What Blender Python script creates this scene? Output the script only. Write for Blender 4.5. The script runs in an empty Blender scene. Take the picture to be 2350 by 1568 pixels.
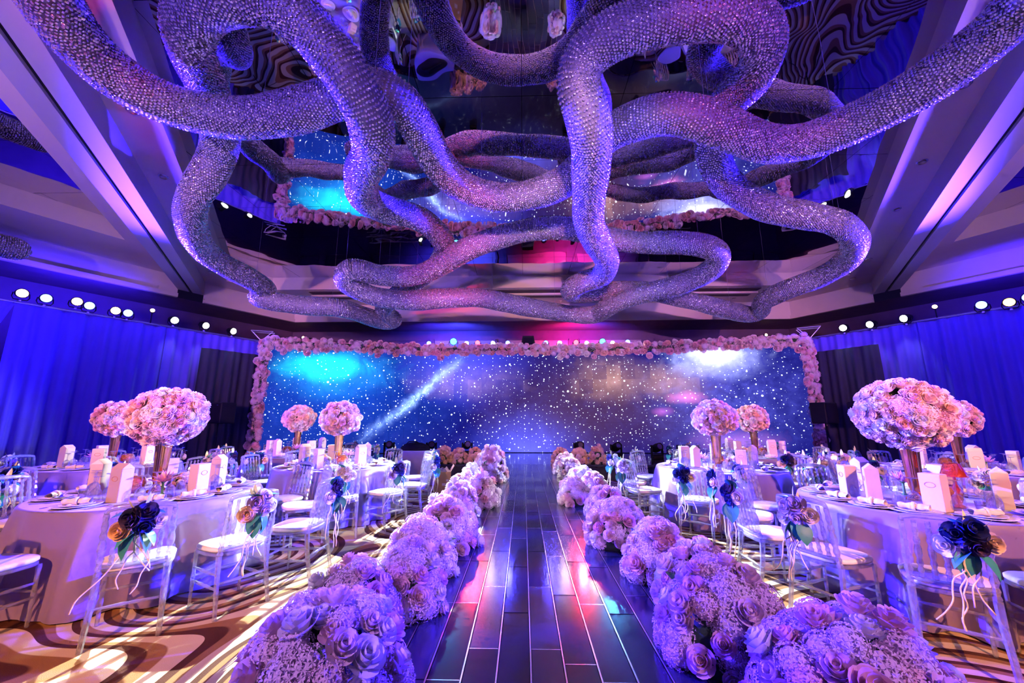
import bpy, math, random
from mathutils import Vector, Matrix, Quaternion
import numpy as np

random.seed(7)
SC = bpy.context.scene
COL = SC.collection
PI = math.pi
R = math.radians

# ------------------------------------------------------------------ camera, world, exposure
F_PX, CX, CY, CAM_H = 914.0, 1175.0, 784.0, 1.5
PITCH = math.atan((962.0 - CY) / F_PX)
YAW = math.atan((1201.0 - CX) / F_PX * math.cos(PITCH))
cam_d = bpy.data.cameras.new('camera')
cam_d.sensor_width = 36.0
cam_d.lens = F_PX / 2350.0 * 36.0
cam_d.clip_start = 0.05
cam_d.clip_end = 200
cam = bpy.data.objects.new('camera', cam_d)
COL.objects.link(cam)
cam.location = (0, 0, CAM_H)
cam.rotation_euler = (PI / 2 + PITCH, 0, YAW)
SC.camera = cam

SC.view_settings.view_transform = 'Standard'
SC.view_settings.look = 'None'
SC.view_settings.exposure = 0.1
SC.view_settings.gamma = 1.0
SC.view_settings.use_curve_mapping = False
SC.cycles.use_denoising = True
SC.cycles.use_adaptive_sampling = True
SC.cycles.adaptive_threshold = 0.16
SC.cycles.adaptive_min_samples = 12
SC.cycles.max_bounces = 5
SC.cycles.diffuse_bounces = 2
SC.cycles.glossy_bounces = 3
SC.cycles.transparent_max_bounces = 14
SC.cycles.transmission_bounces = 4
SC.cycles.sample_clamp_indirect = 4.0
SC.cycles.caustics_reflective = False
SC.cycles.caustics_refractive = False

W = bpy.data.worlds.new('hall_gloom')
SC.world = W
W.use_nodes = True
W.node_tree.nodes['Background'].inputs[0].default_value = (0.16, 0.08, 0.75, 1)
W.node_tree.nodes['Background'].inputs[1].default_value = 0.22

BLUE = (0.035, 0.012, 1.0)
VIOLET = (0.22, 0.08, 1.0)
WARM = (1.0, 0.36, 0.11)
PINKW = (1.0, 0.50, 0.36)
WHITE = (0.93, 1.0, 0.86)
RED = (1.0, 0.02, 0.05)
CYAN = (0.05, 0.55, 1.0)


def spot(name, pos, target, color, watts, angle, blend=0.3, radius=0.06):
    d = bpy.data.lights.new(name, 'SPOT')
    d.energy = watts
    d.color = color
    d.spot_size = R(angle)
    d.spot_blend = blend
    d.shadow_soft_size = radius
    o = bpy.data.objects.new(name, d)
    COL.objects.link(o)
    o.location = pos
    o.rotation_euler = (Vector(target) - Vector(pos)).to_track_quat('-Z', 'Y').to_euler()
    return o


def area(name, pos, target, color, watts, sx, sy):
    d = bpy.data.lights.new(name, 'AREA')
    d.shape = 'RECTANGLE'
    d.size, d.size_y = sx, sy
    d.energy = watts
    d.color = color
    o = bpy.data.objects.new(name, d)
    COL.objects.link(o)
    o.location = pos
    o.rotation_euler = (Vector(target) - Vector(pos)).to_track_quat('-Z', 'Y').to_euler()
    return o


# table centres: key, x, y
TABLES = {
    'L1': (-3.78, 4.22), 'R1': (3.65, 4.0), 'L3': (-3.06, 6.72), 'R2': (3.06, 6.6),
    'L2': (-6.76, 6.6), 'R4': (6.56, 6.4), 'L4': (-4.9, 8.75), 'R3': (4.85, 8.75)}

# warm profile lamps on the hall's rear truss, behind the camera
for x, tgt, wt in [(-2.2, (-4.2, 4.0, 0.5), 3800), (3.0, (4.2, 3.8, 0.5), 4200)]:
    spot('rear_truss_warm', (x, -3.5, 4.9), tgt, WARM, wt, 38, 0.6, 0.05)
for x, tgt in [(-5.5, (-3.3, 7.0, 0.6)), (5.5, (3.6, 7.0, 0.6))]:
    spot('rear_truss_pink', (x, -2.5, 5.0), tgt, PINKW, 260, 46, 0.6, 0.05)
# added violet wash that brightens the runway flowers, no fixture built
for x, tgt, w in [(-3.0, (-.9, 3.2, 0.3), 1500), (3.0, (1.0, 3.0, 0.3), 1500)]:
    spot('added_violet_wash', (x, -3.0, 4.9), tgt, (0.72, 0.34, 1.0), w, 30, 0.8, 0.12)
# added pink wash brightening the screen garland, set low to clear the tubes
for x, tgt in [(-3.0, (-6.5, 13.0, 3.0)), (3.0, (6.8, 13.0, 3.0)), (0.0, (0.2, 14.0, 3.9))]:
    spot('added_garland_wash', (x, -4.0, 2.7), tgt, (1.0, .36, .58), 5000, 30, 0.7, 0.1)
# added lavender up-lights behind the camera, no fixtures, raking sculpture and ceiling
for x, tgt, w, c in [(-4.5, (-3.5, 5.0, 5.6), 3600, (.15, .07, 1.)), (4.5, (3.5, 5.0, 5.6), 3600, (.15, .07, 1.)), (0, (0, 7.0, 5.4), 700, (.75, .3, .75)),
                     (-7.5, (-9.5, 8.0, 5.6), 2000, (.26, .14, 1.)), (7.5, (10.0, 8.0, 5.6), 2000, (.30, .14, .95))]:
    spot('added_uplight', (x, -4.0, 2.4), tgt, c, w, 70, 0.8, 0.1)
for x, tgt in [(-5.0, (-6.5, 5.5, 5.77)), (5.0, (6.8, 5.5, 5.77))]:
    spot('added_warm_fill', (x, -4.0, 2.4), tgt, (1., .55, .36), 1700, 44, 0.8, 0.1)  # added warm fill from behind the camera, lifts the soffits towards beige
spot('added_white_fill', (0.4, -4.0, 2.6), (1.8, 14.3, 5.5), (1., .86, .80), 1900, 20, 0.8, 0.1)  # added white fill for the rear soffit, unseen behind the camera
for s in (-1, 1):
    spot('added_stage_fill', (s * 1.0, -3.5, 4.9), (s * 1.6, 10.7, .6), (1., .55, .36), 2600, 9, .6, .08)  # added warm fill for the peach stage flowers, no fixture built
for x, tgt, w, an in [(1.5, (-1.6, 8.3, 4.7), 9000, 11), (-1.5, (2.7, 4.3, 5.1), 2200, 14), (-1.5, (-4.1, 2.7, 5.1), 1800, 12), (0.5, (1.6, 7.6, 4.5), 4500, 9)]:
    spot('added_red_fill', (x, -4.0, 2.4), tgt, (1., .04, .16), w, an, 0.9, 0.1)  # added red fill tinting the camera side of the tubes, no fixture built

# ------------------------------------------------------------------ mesh helpers


class MB:
    def __init__(self):
        self.v, self.f = [], []

    def add(self, v, f):
        n = len(self.v)
        self.v.extend([tuple(p) for p in v])
        self.f.extend([tuple(i + n for i in q) for q in f])
        return self

    def box(self, c, s, rot=None):
        x, y, z = s[0] / 2, s[1] / 2, s[2] / 2
        vs = [Vector((a * x, b * y, d * z)) for d in (-1, 1) for a, b in ((-1, -1), (1, -1), (1, 1), (-1, 1))]
        if rot is not None:
            vs = [rot @ p for p in vs]
        vs = [p + Vector(c) for p in vs]
        return self.add(vs, [(3, 2, 1, 0), (4, 5, 6, 7), (0, 1, 5, 4), (1, 2, 6, 5), (2, 3, 7, 6), (3, 0, 4, 7)])

    def bbox(self, c, s, b=0.01, rot=None):
        # box with chamfered edges
        x, y, z = s[0] / 2, s[1] / 2, s[2] / 2
        b = min(b, x * .9, y * .9, z * .9)
        rings = [(-z, b), (-z + b, 0), (z - b, 0), (z, b)]
        vs = []
        for zz, k in rings:
            X, Y = x - k, y - k
            bb = b if k == 0 else b * .6
            for px, py in ((X, -Y + bb), (X, Y - bb), (X - bb, Y), (-X + bb, Y), (-X, Y - bb), (-X, -Y + bb), (-X + bb, -Y), (X - bb, -Y)):
                vs.append(Vector((px, py, zz)))
        fs = []
        for i in range(3):
            for j in range(8):
                k = (j + 1) % 8
                fs.append((i * 8 + j, i * 8 + k, i * 8 + 8 + k, i * 8 + 8 + j))
        fs.append(tuple(reversed(range(8))))
        fs.append(tuple(range(24, 32)))
        if rot is not None:
            vs = [rot @ p for p in vs]
        return self.add([p + Vector(c) for p in vs], fs)

    def lathe(self, prof, n=12, c=(0, 0, 0), rot=None, cap=True, flute=None):
        vs, fs = [], []
        for r, z in prof:
            for j in range(n):
                a = 2 * PI * j / n
                rr = r * (flute(a) if flute else 1)
                vs.append(Vector((rr * math.cos(a), rr * math.sin(a), z)))
        for i in range(len(prof) - 1):
            for j in range(n):
                k = (j + 1) % n
                fs.append((i * n + j, i * n + k, i * n + n + k, i * n + n + j))
        if cap:
            if prof[0][0] > 1e-5:
                fs.append(tuple(reversed(range(n))))
            if prof[-1][0] > 1e-5:
                fs.append(tuple(range((len(prof) - 1) * n, len(prof) * n)))
        if rot is not None:
            vs = [rot @ p for p in vs]
        return self.add([p + Vector(c) for p in vs], fs)

    def tube(self, pts, rad, n=8, cap=True):
        P = [Vector(p) for p in pts]
        m = len(P)
        rads = rad if isinstance(rad, (list, tuple)) else [rad] * m
        T = [(P[min(i + 1, m - 1)] - P[max(i - 1, 0)]).normalized() for i in range(m)]
        up = Vector((0, 0, 1)) if abs(T[0].z) < .9 else Vector((1, 0, 0))
        N = (up - T[0] * up.dot(T[0])).normalized()
        vs, fs = [], []
        for i in range(m):
            N = (N - T[i] * N.dot(T[i])).normalized()
            B = T[i].cross(N)
            for j in range(n):
                a = 2 * PI * j / n
                vs.append(P[i] + (N * math.cos(a) + B * math.sin(a)) * rads[i])
        for i in range(m - 1):
            for j in range(n):
                k = (j + 1) % n
                fs.append((i * n + j, i * n + k, i * n + n + k, i * n + n + j))
        if cap:
            fs.append(tuple(reversed(range(n))))
            fs.append(tuple(range((m - 1) * n, m * n)))
        return self.add(vs, fs)

    def grid(self, nx, ny, fn):
        vs = [fn(i / nx, j / ny) for j in range(ny + 1) for i in range(nx + 1)]
        fs = [(j * (nx + 1) + i, j * (nx + 1) + i + 1, (j + 1) * (nx + 1) + i + 1, (j + 1) * (nx + 1) + i) for j in range(ny) for i in range(nx)]
        return self.add(vs, fs)

    def mesh(self, name, mat, smooth=False):
        me = bpy.data.meshes.new(name)
        me.from_pydata([tuple(p) for p in self.v], [], self.f)
        me.materials.append(mat)
        if smooth:
            me.shade_smooth()
        me.update()
        return me


def link(name, data, parent=None, loc=(0, 0, 0), rot=(0, 0, 0), scale=(1, 1, 1)):
    o = bpy.data.objects.new(name, data)
    COL.objects.link(o)
    o.parent = parent
    o.location = loc
    if isinstance(rot, Quaternion):
        o.rotation_mode = 'QUATERNION'
        o.rotation_quaternion = rot
    else:
        o.rotation_euler = rot
    o.scale = scale if isinstance(scale, (tuple, list)) else (scale,) * 3
    return o


def tag(o, label, cat, group=None):
    o['label'] = label
    o['category'] = cat
    if group:
        o['group'] = group
    return o


def thing(name, label, cat, loc=(0, 0, 0), rz=0, group=None):
    return tag(link(name, None, None, loc, (0, 0, rz)), label, cat, group)


def struct(name, data, parent=None, **k):
    o = link(name, data, parent, **k)
    if parent is None:
        o['kind'] = 'structure'
    return o


# ------------------------------------------------------------------ materials
MATS = {}


def newmat(name):
    m = bpy.data.materials.new(name)
    m.use_nodes = True
    nt = m.node_tree
    for n in list(nt.nodes):
        nt.nodes.remove(n)
    out = nt.nodes.new('ShaderNodeOutputMaterial')
    MATS[name] = m
    return m, nt, out


def nd(nt, typ, **kw):
    n = nt.nodes.new(typ)
    for k, v in kw.items():
        if k.startswith('i_'):
            key = k[2:]
            key = int(key) if key.isdigit() else key.replace('_', ' ')
            n.inputs[key].default_value = v
        else:
            setattr(n, k, v)
    return n


def pbr(name, col, rough=.5, metal=0., noise=0., nscale=8., bump=0., spec=.5, sheen=0., rnd=0., trans=0., coat=0.):
    m, nt, out = newmat(name)
    b = nd(nt, 'ShaderNodeBsdfPrincipled')
    b.inputs['Roughness'].default_value = rough
    b.inputs['Metallic'].default_value = metal
    b.inputs['Specular IOR Level'].default_value = spec
    if sheen:
        b.inputs['Sheen Weight'].default_value = sheen
    if coat:
        b.inputs['Coat Weight'].default_value = coat
    if trans:
        b.inputs['Transmission Weight'].default_value = trans
    nt.links.new(b.outputs[0], out.inputs[0])
    c4 = (*col, 1)
    b.inputs['Base Color'].default_value = c4
    tc = nd(nt, 'ShaderNodeTexCoord')
    nz = nd(nt, 'ShaderNodeTexNoise')
    nz.inputs['Scale'].default_value = nscale
    nz.inputs['Detail'].default_value = 4
    nt.links.new(tc.outputs['Object'], nz.inputs['Vector'])
    mix = nd(nt, 'ShaderNodeMix', data_type='RGBA')
    mix.inputs[6].default_value = (*[max(0, c * (1 - noise)) for c in col], 1)
    mix.inputs[7].default_value = (*[min(1, c * (1 + noise)) for c in col], 1)
    nt.links.new(nz.outputs[0], mix.inputs[0])
    if rnd:
        oi = nd(nt, 'ShaderNodeObjectInfo')
        ad = nd(nt, 'ShaderNodeMath', operation='MULTIPLY_ADD')
        ad.inputs[1].default_value = rnd
        ad.inputs[2].default_value = .5 - rnd / 2
        nt.links.new(oi.outputs['Random'], ad.inputs[0])
        nt.links.new(ad.outputs[0], mix.inputs[0])
    nt.links.new(mix.outputs[2], b.inputs['Base Color'])
    if bump:
        bp = nd(nt, 'ShaderNodeBump')
        bp.inputs['Strength'].default_value = bump
        bp.inputs['Distance'].default_value = .02
        nt.links.new(nz.outputs[0], bp.inputs['Height'])
        nt.links.new(bp.outputs[0], b.inputs['Normal'])
    return m


def emis(name, col, strength):
    m, nt, out = newmat(name)
    e = nd(nt, 'ShaderNodeEmission')
    e.inputs[0].default_value = (*col, 1)
    e.inputs[1].default_value = strength
    nt.links.new(e.outputs[0], out.inputs[0])
    return m


def petal(name, stops, rough=.55):
    m, nt, out = newmat(name)
    b = nd(nt, 'ShaderNodeBsdfPrincipled')
    b.inputs['Roughness'].default_value = rough
    b.inputs['Specular IOR Level'].default_value = .25
    tr = nd(nt, 'ShaderNodeBsdfTranslucent')
    mx = nd(nt, 'ShaderNodeMixShader')
    mx.inputs[0].default_value = .22
    oi = nd(nt, 'ShaderNodeObjectInfo')
    rp = nd(nt, 'ShaderNodeValToRGB')
    el = rp.color_ramp.elements
    while len(el) < len(stops):
        el.new(.5)
    for i, c in enumerate(stops):
        el[i].position = i / (len(stops) - 1)
        el[i].color = (*c, 1)
    geo = nd(nt, 'ShaderNodeTexCoord')
    nz = nd(nt, 'ShaderNodeTexNoise')
    nz.inputs['Scale'].default_value = 3.
    nt.links.new(geo.outputs['Object'], nz.inputs['Vector'])
    ma = nd(nt, 'ShaderNodeMath', operation='MULTIPLY_ADD')
    ma.inputs[1].default_value = .35
    nt.links.new(nz.outputs[0], ma.inputs[0])
    sb = nd(nt, 'ShaderNodeMath', operation='SUBTRACT')
    sb.inputs[1].default_value = .17
    nt.links.new(oi.outputs['Random'], sb.inputs[0])
    nt.links.new(sb.outputs[0], ma.inputs[2])
    nt.links.new(ma.outputs[0], rp.inputs[0])
    nt.links.new(rp.outputs[0], b.inputs['Base Color'])
    nt.links.new(rp.outputs[0], tr.inputs[0])
    nt.links.new(b.outputs[0], mx.inputs[1])
    nt.links.new(tr.outputs[0], mx.inputs[2])
    nt.links.new(mx.outputs[0], out.inputs[0])
    return m


def clear(name, tint, tr=.62, gl=.22, rough=.05, diff=(.9, .93, 1)):
    # clear moulded resin / thin glass: see-through, glossy and slightly milky
    m, nt, out = newmat(name)
    t = nd(nt, 'ShaderNodeBsdfTransparent')
    t.inputs[0].default_value = (*tint, 1)
    g = nd(nt, 'ShaderNodeBsdfGlossy')
    g.inputs['Roughness'].default_value = rough
    g.inputs[0].default_value = (1, 1, 1, 1)
    d = nd(nt, 'ShaderNodeBsdfDiffuse')
    d.inputs[0].default_value = (*diff, 1)
    lw = nd(nt, 'ShaderNodeLayerWeight')
    lw.inputs[0].default_value = .35
    m1 = nd(nt, 'ShaderNodeMixShader')
    m2 = nd(nt, 'ShaderNodeMixShader')
    m1.inputs[0].default_value = 1 - tr - gl
    nt.links.new(t.outputs[0], m1.inputs[1])
    nt.links.new(d.outputs[0], m1.inputs[2])
    ma = nd(nt, 'ShaderNodeMath', operation='MULTIPLY_ADD')
    ma.inputs[1].default_value = .75
    ma.inputs[2].default_value = gl * .45
    ma.use_clamp = True
    nt.links.new(lw.outputs['Facing'], ma.inputs[0])
    nt.links.new(ma.outputs[0], m2.inputs[0])
    nt.links.new(m1.outputs[0], m2.inputs[1])
    nt.links.new(g.outputs[0], m2.inputs[2])
    nt.links.new(m2.outputs[0], out.inputs[0])
    return m




def resin_mat():
    m, nt, out = newmat('clear_resin')
    t = nd(nt, 'ShaderNodeBsdfTransparent')
    t.inputs[0].default_value = (.96, .97, 1, 1)
    g = nd(nt, 'ShaderNodeBsdfGlass')
    g.inputs['Roughness'].default_value = .03
    g.inputs['IOR'].default_value = 1.5
    gl = nd(nt, 'ShaderNodeBsdfGlossy')
    gl.inputs['Roughness'].default_value = .10
    a = nd(nt, 'ShaderNodeMixShader')
    a.inputs[0].default_value = .45
    nt.links.new(t.outputs[0], a.inputs[1])
    nt.links.new(g.outputs[0], a.inputs[2])
    b = nd(nt, 'ShaderNodeMixShader')
    b.inputs[0].default_value = .20
    nt.links.new(a.outputs[0], b.inputs[1])
    nt.links.new(gl.outputs[0], b.inputs[2])
    d = nd(nt, 'ShaderNodeBsdfDiffuse')
    d.inputs[0].default_value = (.92, .94, 1, 1)
    e = nd(nt, 'ShaderNodeMixShader')
    e.inputs[0].default_value = .10
    nt.links.new(b.outputs[0], e.inputs[1])
    nt.links.new(d.outputs[0], e.inputs[2])
    nt.links.new(e.outputs[0], out.inputs[0])
    return m


M_clear = resin_mat()
M_glass = clear('thin_glass', (.97, .98, 1), .76, .2, .02)
M_amber = clear('amber_glass', (1, .62, .3), .5, .3, .03, (.9, .45, .15))
M_ruby = clear('ruby_glass', (.95, .18, .08), .4, .3, .04, (.8, .1, .04))
M_pad = pbr('cushion_cloth', (.82, .80, .80), .7, noise=.06, nscale=30, bump=.1)
M_cloth = pbr('satin_cloth', (.215, .165, .44), .42, noise=.05, nscale=6, sheen=.3)
M_china = pbr('china', (.85, .84, .86), .18, noise=.02)
M_napkin = pbr('napkin_linen', (.85, .78, .78), .8, noise=.08, nscale=40, bump=.2)
M_steel = pbr('steel', (.8, .8, .82), .2, 1., noise=.05)
M_gold = pbr('copper_gold', (1.0, .46, .13), .13, 1., noise=.12, nscale=14)
M_card = pbr('cream_card', (.60, .48, .42), .6, noise=.22, nscale=12, rnd=.9)
M_cardprint = pbr('card_print', (.50, .28, .18), .6, noise=.2, nscale=20)
M_black = pbr('black_plastic', (.008, .008, .012), .6, noise=.3, spec=.15)
M_blackcloth = pbr('black_cloth', (.008, .007, .015), .9, noise=.3, nscale=20, spec=.1)
M_alu = pbr('aluminium', (.62, .63, .68), .35, 1., noise=.1)
M_board = pbr('cardboard', (.50, .29, .14), .8, noise=.12, nscale=10)
M_tissue = pbr('tissue_paper', (.8, .7, .68), .8, noise=.1)
M_foam = pbr('floral_foam', (.03, .07, .03), .9, noise=.5, nscale=30)
M_stem = pbr('stem_green', (.10, .26, .06), .6, noise=.3)
M_leaf = pbr('teal_leaf', (.03, .26, .22), .5, noise=.4, nscale=9, rnd=.8)
M_paleleaf = pbr('pale_leaf', (.62, .70, .30), .5, noise=.3, nscale=9, rnd=.8)
M_cord = pbr('raffia_cord', (.78, .72, .46), .8, noise=.25, nscale=40)
M_navy = petal('navy_petal', [(.012, .020, .11), (.022, .03, .17), (.07, .04, .10)])
M_cream = petal('cream_petal', [(.78, .72, .50), (.82, .74, .66), (.85, .55, .25)])
M_mauve = petal('mauve_petal', [(.55, .42, .48), (.68, .52, .55), (.42, .33, .40)])
M_pink = petal('pink_petal', [(.86, .42, .50), (.90, .62, .66), (.92, .74, .76), (.88, .50, .52), (.93, .78, .72)])
M_hyd = petal('hydrangea_petal', [(.80, .58, .74), (.90, .72, .80), (.84, .66, .84), (.92, .80, .86)])
M_peach = petal('peach_petal', [(.95, .55, .38), (.96, .70, .52), (.94, .62, .50)])
M_white = petal('white_petal', [(.90, .88, .80), (.93, .90, .86), (.88, .80, .80)])
M_lotus = petal('lotus_petal', [(.92, .45, .62), (.95, .60, .70)])
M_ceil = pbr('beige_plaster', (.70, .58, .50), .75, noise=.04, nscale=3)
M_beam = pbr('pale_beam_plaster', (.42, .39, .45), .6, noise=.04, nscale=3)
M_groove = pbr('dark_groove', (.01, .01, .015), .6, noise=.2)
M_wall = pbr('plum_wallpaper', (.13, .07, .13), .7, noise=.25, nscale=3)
M_wallpanel = pbr('wall_panel', (.30, .22, .26), .6, noise=.15, nscale=2)
M_grille = pbr('grille_dark', (.06, .04, .05), .6, noise=.2)
M_drape = pbr('violet_drape', (.10, .06, .50), .75, noise=.12, nscale=2.5, sheen=.3)
M_gauze = pbr('dark_gauze', (.018, .018, .04), .85, noise=.25, nscale=4)
M_stage = pbr('stage_gloss', (.035, .035, .06), .14, noise=.2, nscale=2, coat=.3)
M_fascia = pbr('stage_skirt', (.012, .010, .022), .8, noise=.3)
M_strip = pbr('metal_strip', (.86, .84, .9), .22, 1., noise=.05)
M_wire = pbr('hanging_wire', (.25, .25, .32), .4, .8, noise=.1)
M_tubecore = pbr('mesh_sleeve', (.16, .15, .19), .55, .2, noise=.2, nscale=30)
M_chrome = pbr('chrome_ring', (.8, .8, .85), .15, 1., noise=.05)


def mirror_mat():
    m, nt, out = newmat('ceiling_mirror')
    b = nd(nt, 'ShaderNodeBsdfPrincipled')
    b.inputs['Base Color'].default_value = (.70, .66, .74, 1)
    b.inputs['Metallic'].default_value = 1
    b.inputs['Roughness'].default_value = .015
    g = nd(nt, 'ShaderNodeNewGeometry')
    nz = nd(nt, 'ShaderNodeTexNoise')
    nz.inputs['Scale'].default_value = 1.1
    nz.inputs['Detail'].default_value = 1
    nt.links.new(g.outputs['Position'], nz.inputs['Vector'])
    bp = nd(nt, 'ShaderNodeBump')
    bp.inputs['Strength'].default_value = .35
    bp.inputs['Distance'].default_value = .035
    nt.links.new(nz.outputs[0], bp.inputs['Height'])
    nt.links.new(bp.outputs[0], b.inputs['Normal'])
    nt.links.new(b.outputs[0], out.inputs[0])
    return m


M_mirror = mirror_mat()


def crystal_mat():
    m, nt, out = newmat('crystal_bead')
    g = nd(nt, 'ShaderNodeBsdfGlossy')
    g.inputs[0].default_value = (1, 1, 1, 1)
    g.inputs['Roughness'].default_value = .09
    d = nd(nt, 'ShaderNodeBsdfDiffuse')
    d.inputs[0].default_value = (.46, .43, .50, 1)
    mx = nd(nt, 'ShaderNodeMixShader')
    mx.inputs[0].default_value = .66
    nt.links.new(d.outputs[0], mx.inputs[1])
    nt.links.new(g.outputs[0], mx.inputs[2])
    nt.links.new(mx.outputs[0], out.inputs[0])
    return m


M_crystal = crystal_mat()


def carpet_mat():
    m, nt, out = newmat('swirl_carpet')
    b = nd(nt, 'ShaderNodeBsdfPrincipled')
    b.inputs['Roughness'].default_value = .95
    b.inputs['Specular IOR Level'].default_value = .1
    g = nd(nt, 'ShaderNodeNewGeometry')
    mp = nd(nt, 'ShaderNodeMapping')
    mp.inputs['Scale'].default_value = (1., .8, 1)
    mp.inputs['Location'].default_value = (.9, .35, 0)
    nt.links.new(g.outputs['Position'], mp.inputs[0])
    nz = nd(nt, 'ShaderNodeTexNoise')
    nz.inputs['Scale'].default_value = .7
    nz.inputs['Detail'].default_value = 1
    nt.links.new(mp.outputs[0], nz.inputs['Vector'])
    v = nd(nt, 'ShaderNodeTexVoronoi', feature='SMOOTH_F1', voronoi_dimensions='2D')
    v.inputs['Scale'].default_value = .42
    v.inputs['Smoothness'].default_value = .55
    va = nd(nt, 'ShaderNodeVectorMath', operation='MULTIPLY_ADD')
    va.inputs[1].default_value = (.7, .7, 0)
    nt.links.new(nz.outputs['Color'], va.inputs[0])
    nt.links.new(mp.outputs[0], va.inputs[2])
    nt.links.new(va.outputs[0], v.inputs['Vector'])
    k = nd(nt, 'ShaderNodeMath', operation='MULTIPLY')
    k.inputs[1].default_value = 17.0
    nt.links.new(v.outputs['Distance'], k.inputs[0])
    fr = nd(nt, 'ShaderNodeMath', operation='FRACT')
    nt.links.new(k.outputs[0], fr.inputs[0])
    rp = nd(nt, 'ShaderNodeValToRGB')
    rp.color_ramp.interpolation = 'LINEAR'
    el = rp.color_ramp.elements
    cream, tan, dark = (.66, .56, .40, 1), (.32, .17, .075, 1), (.085, .028, .018, 1)
    stops = [(0, cream), (.44, cream), (.47, tan), (.72, tan), (.75, dark), (.97, dark)]
    while len(el) < len(stops):
        el.new(.5)
    for e, (p, c) in zip(el, stops):
        e.position, e.color = p, c
    nt.links.new(fr.outputs[0], rp.inputs[0])
    f2 = nd(nt, 'ShaderNodeTexNoise')
    f2.inputs['Scale'].default_value = 220
    nt.links.new(g.outputs['Position'], f2.inputs['Vector'])
    mx = nd(nt, 'ShaderNodeMix', data_type='RGBA', blend_type='MULTIPLY')
    mx.inputs[0].default_value = .35
    nt.links.new(rp.outputs[0], mx.inputs[6])
    nt.links.new(f2.outputs[0], mx.inputs[7])
    nt.links.new(mx.outputs[2], b.inputs['Base Color'])
    bp = nd(nt, 'ShaderNodeBump')
    bp.inputs['Strength'].default_value = .4
    bp.inputs['Distance'].default_value = .006
    nt.links.new(f2.outputs[0], bp.inputs['Height'])
    nt.links.new(bp.outputs[0], b.inputs['Normal'])
    nt.links.new(b.outputs[0], out.inputs[0])
    return m


M_carpet = carpet_mat()


def plank_mat():
    m, nt, out = newmat('dark_gloss_plank')
    b = nd(nt, 'ShaderNodeBsdfPrincipled')
    oi = nd(nt, 'ShaderNodeObjectInfo')
    mx = nd(nt, 'ShaderNodeMix', data_type='RGBA')
    mx.inputs[6].default_value = (.008, .008, .022, 1)
    mx.inputs[7].default_value = (.028, .028, .055, 1)
    nt.links.new(oi.outputs['Random'], mx.inputs[0])
    nt.links.new(mx.outputs[2], b.inputs['Base Color'])
    ro = nd(nt, 'ShaderNodeMath', operation='MULTIPLY_ADD')
    ro.inputs[1].default_value = .07
    ro.inputs[2].default_value = .12
    nt.links.new(oi.outputs['Random'], ro.inputs[0])
    nt.links.new(ro.outputs[0], b.inputs['Roughness'])
    b.inputs['Specular IOR Level'].default_value = .6
    nt.links.new(b.outputs[0], out.inputs[0])
    return m


M_plank = plank_mat()


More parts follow.
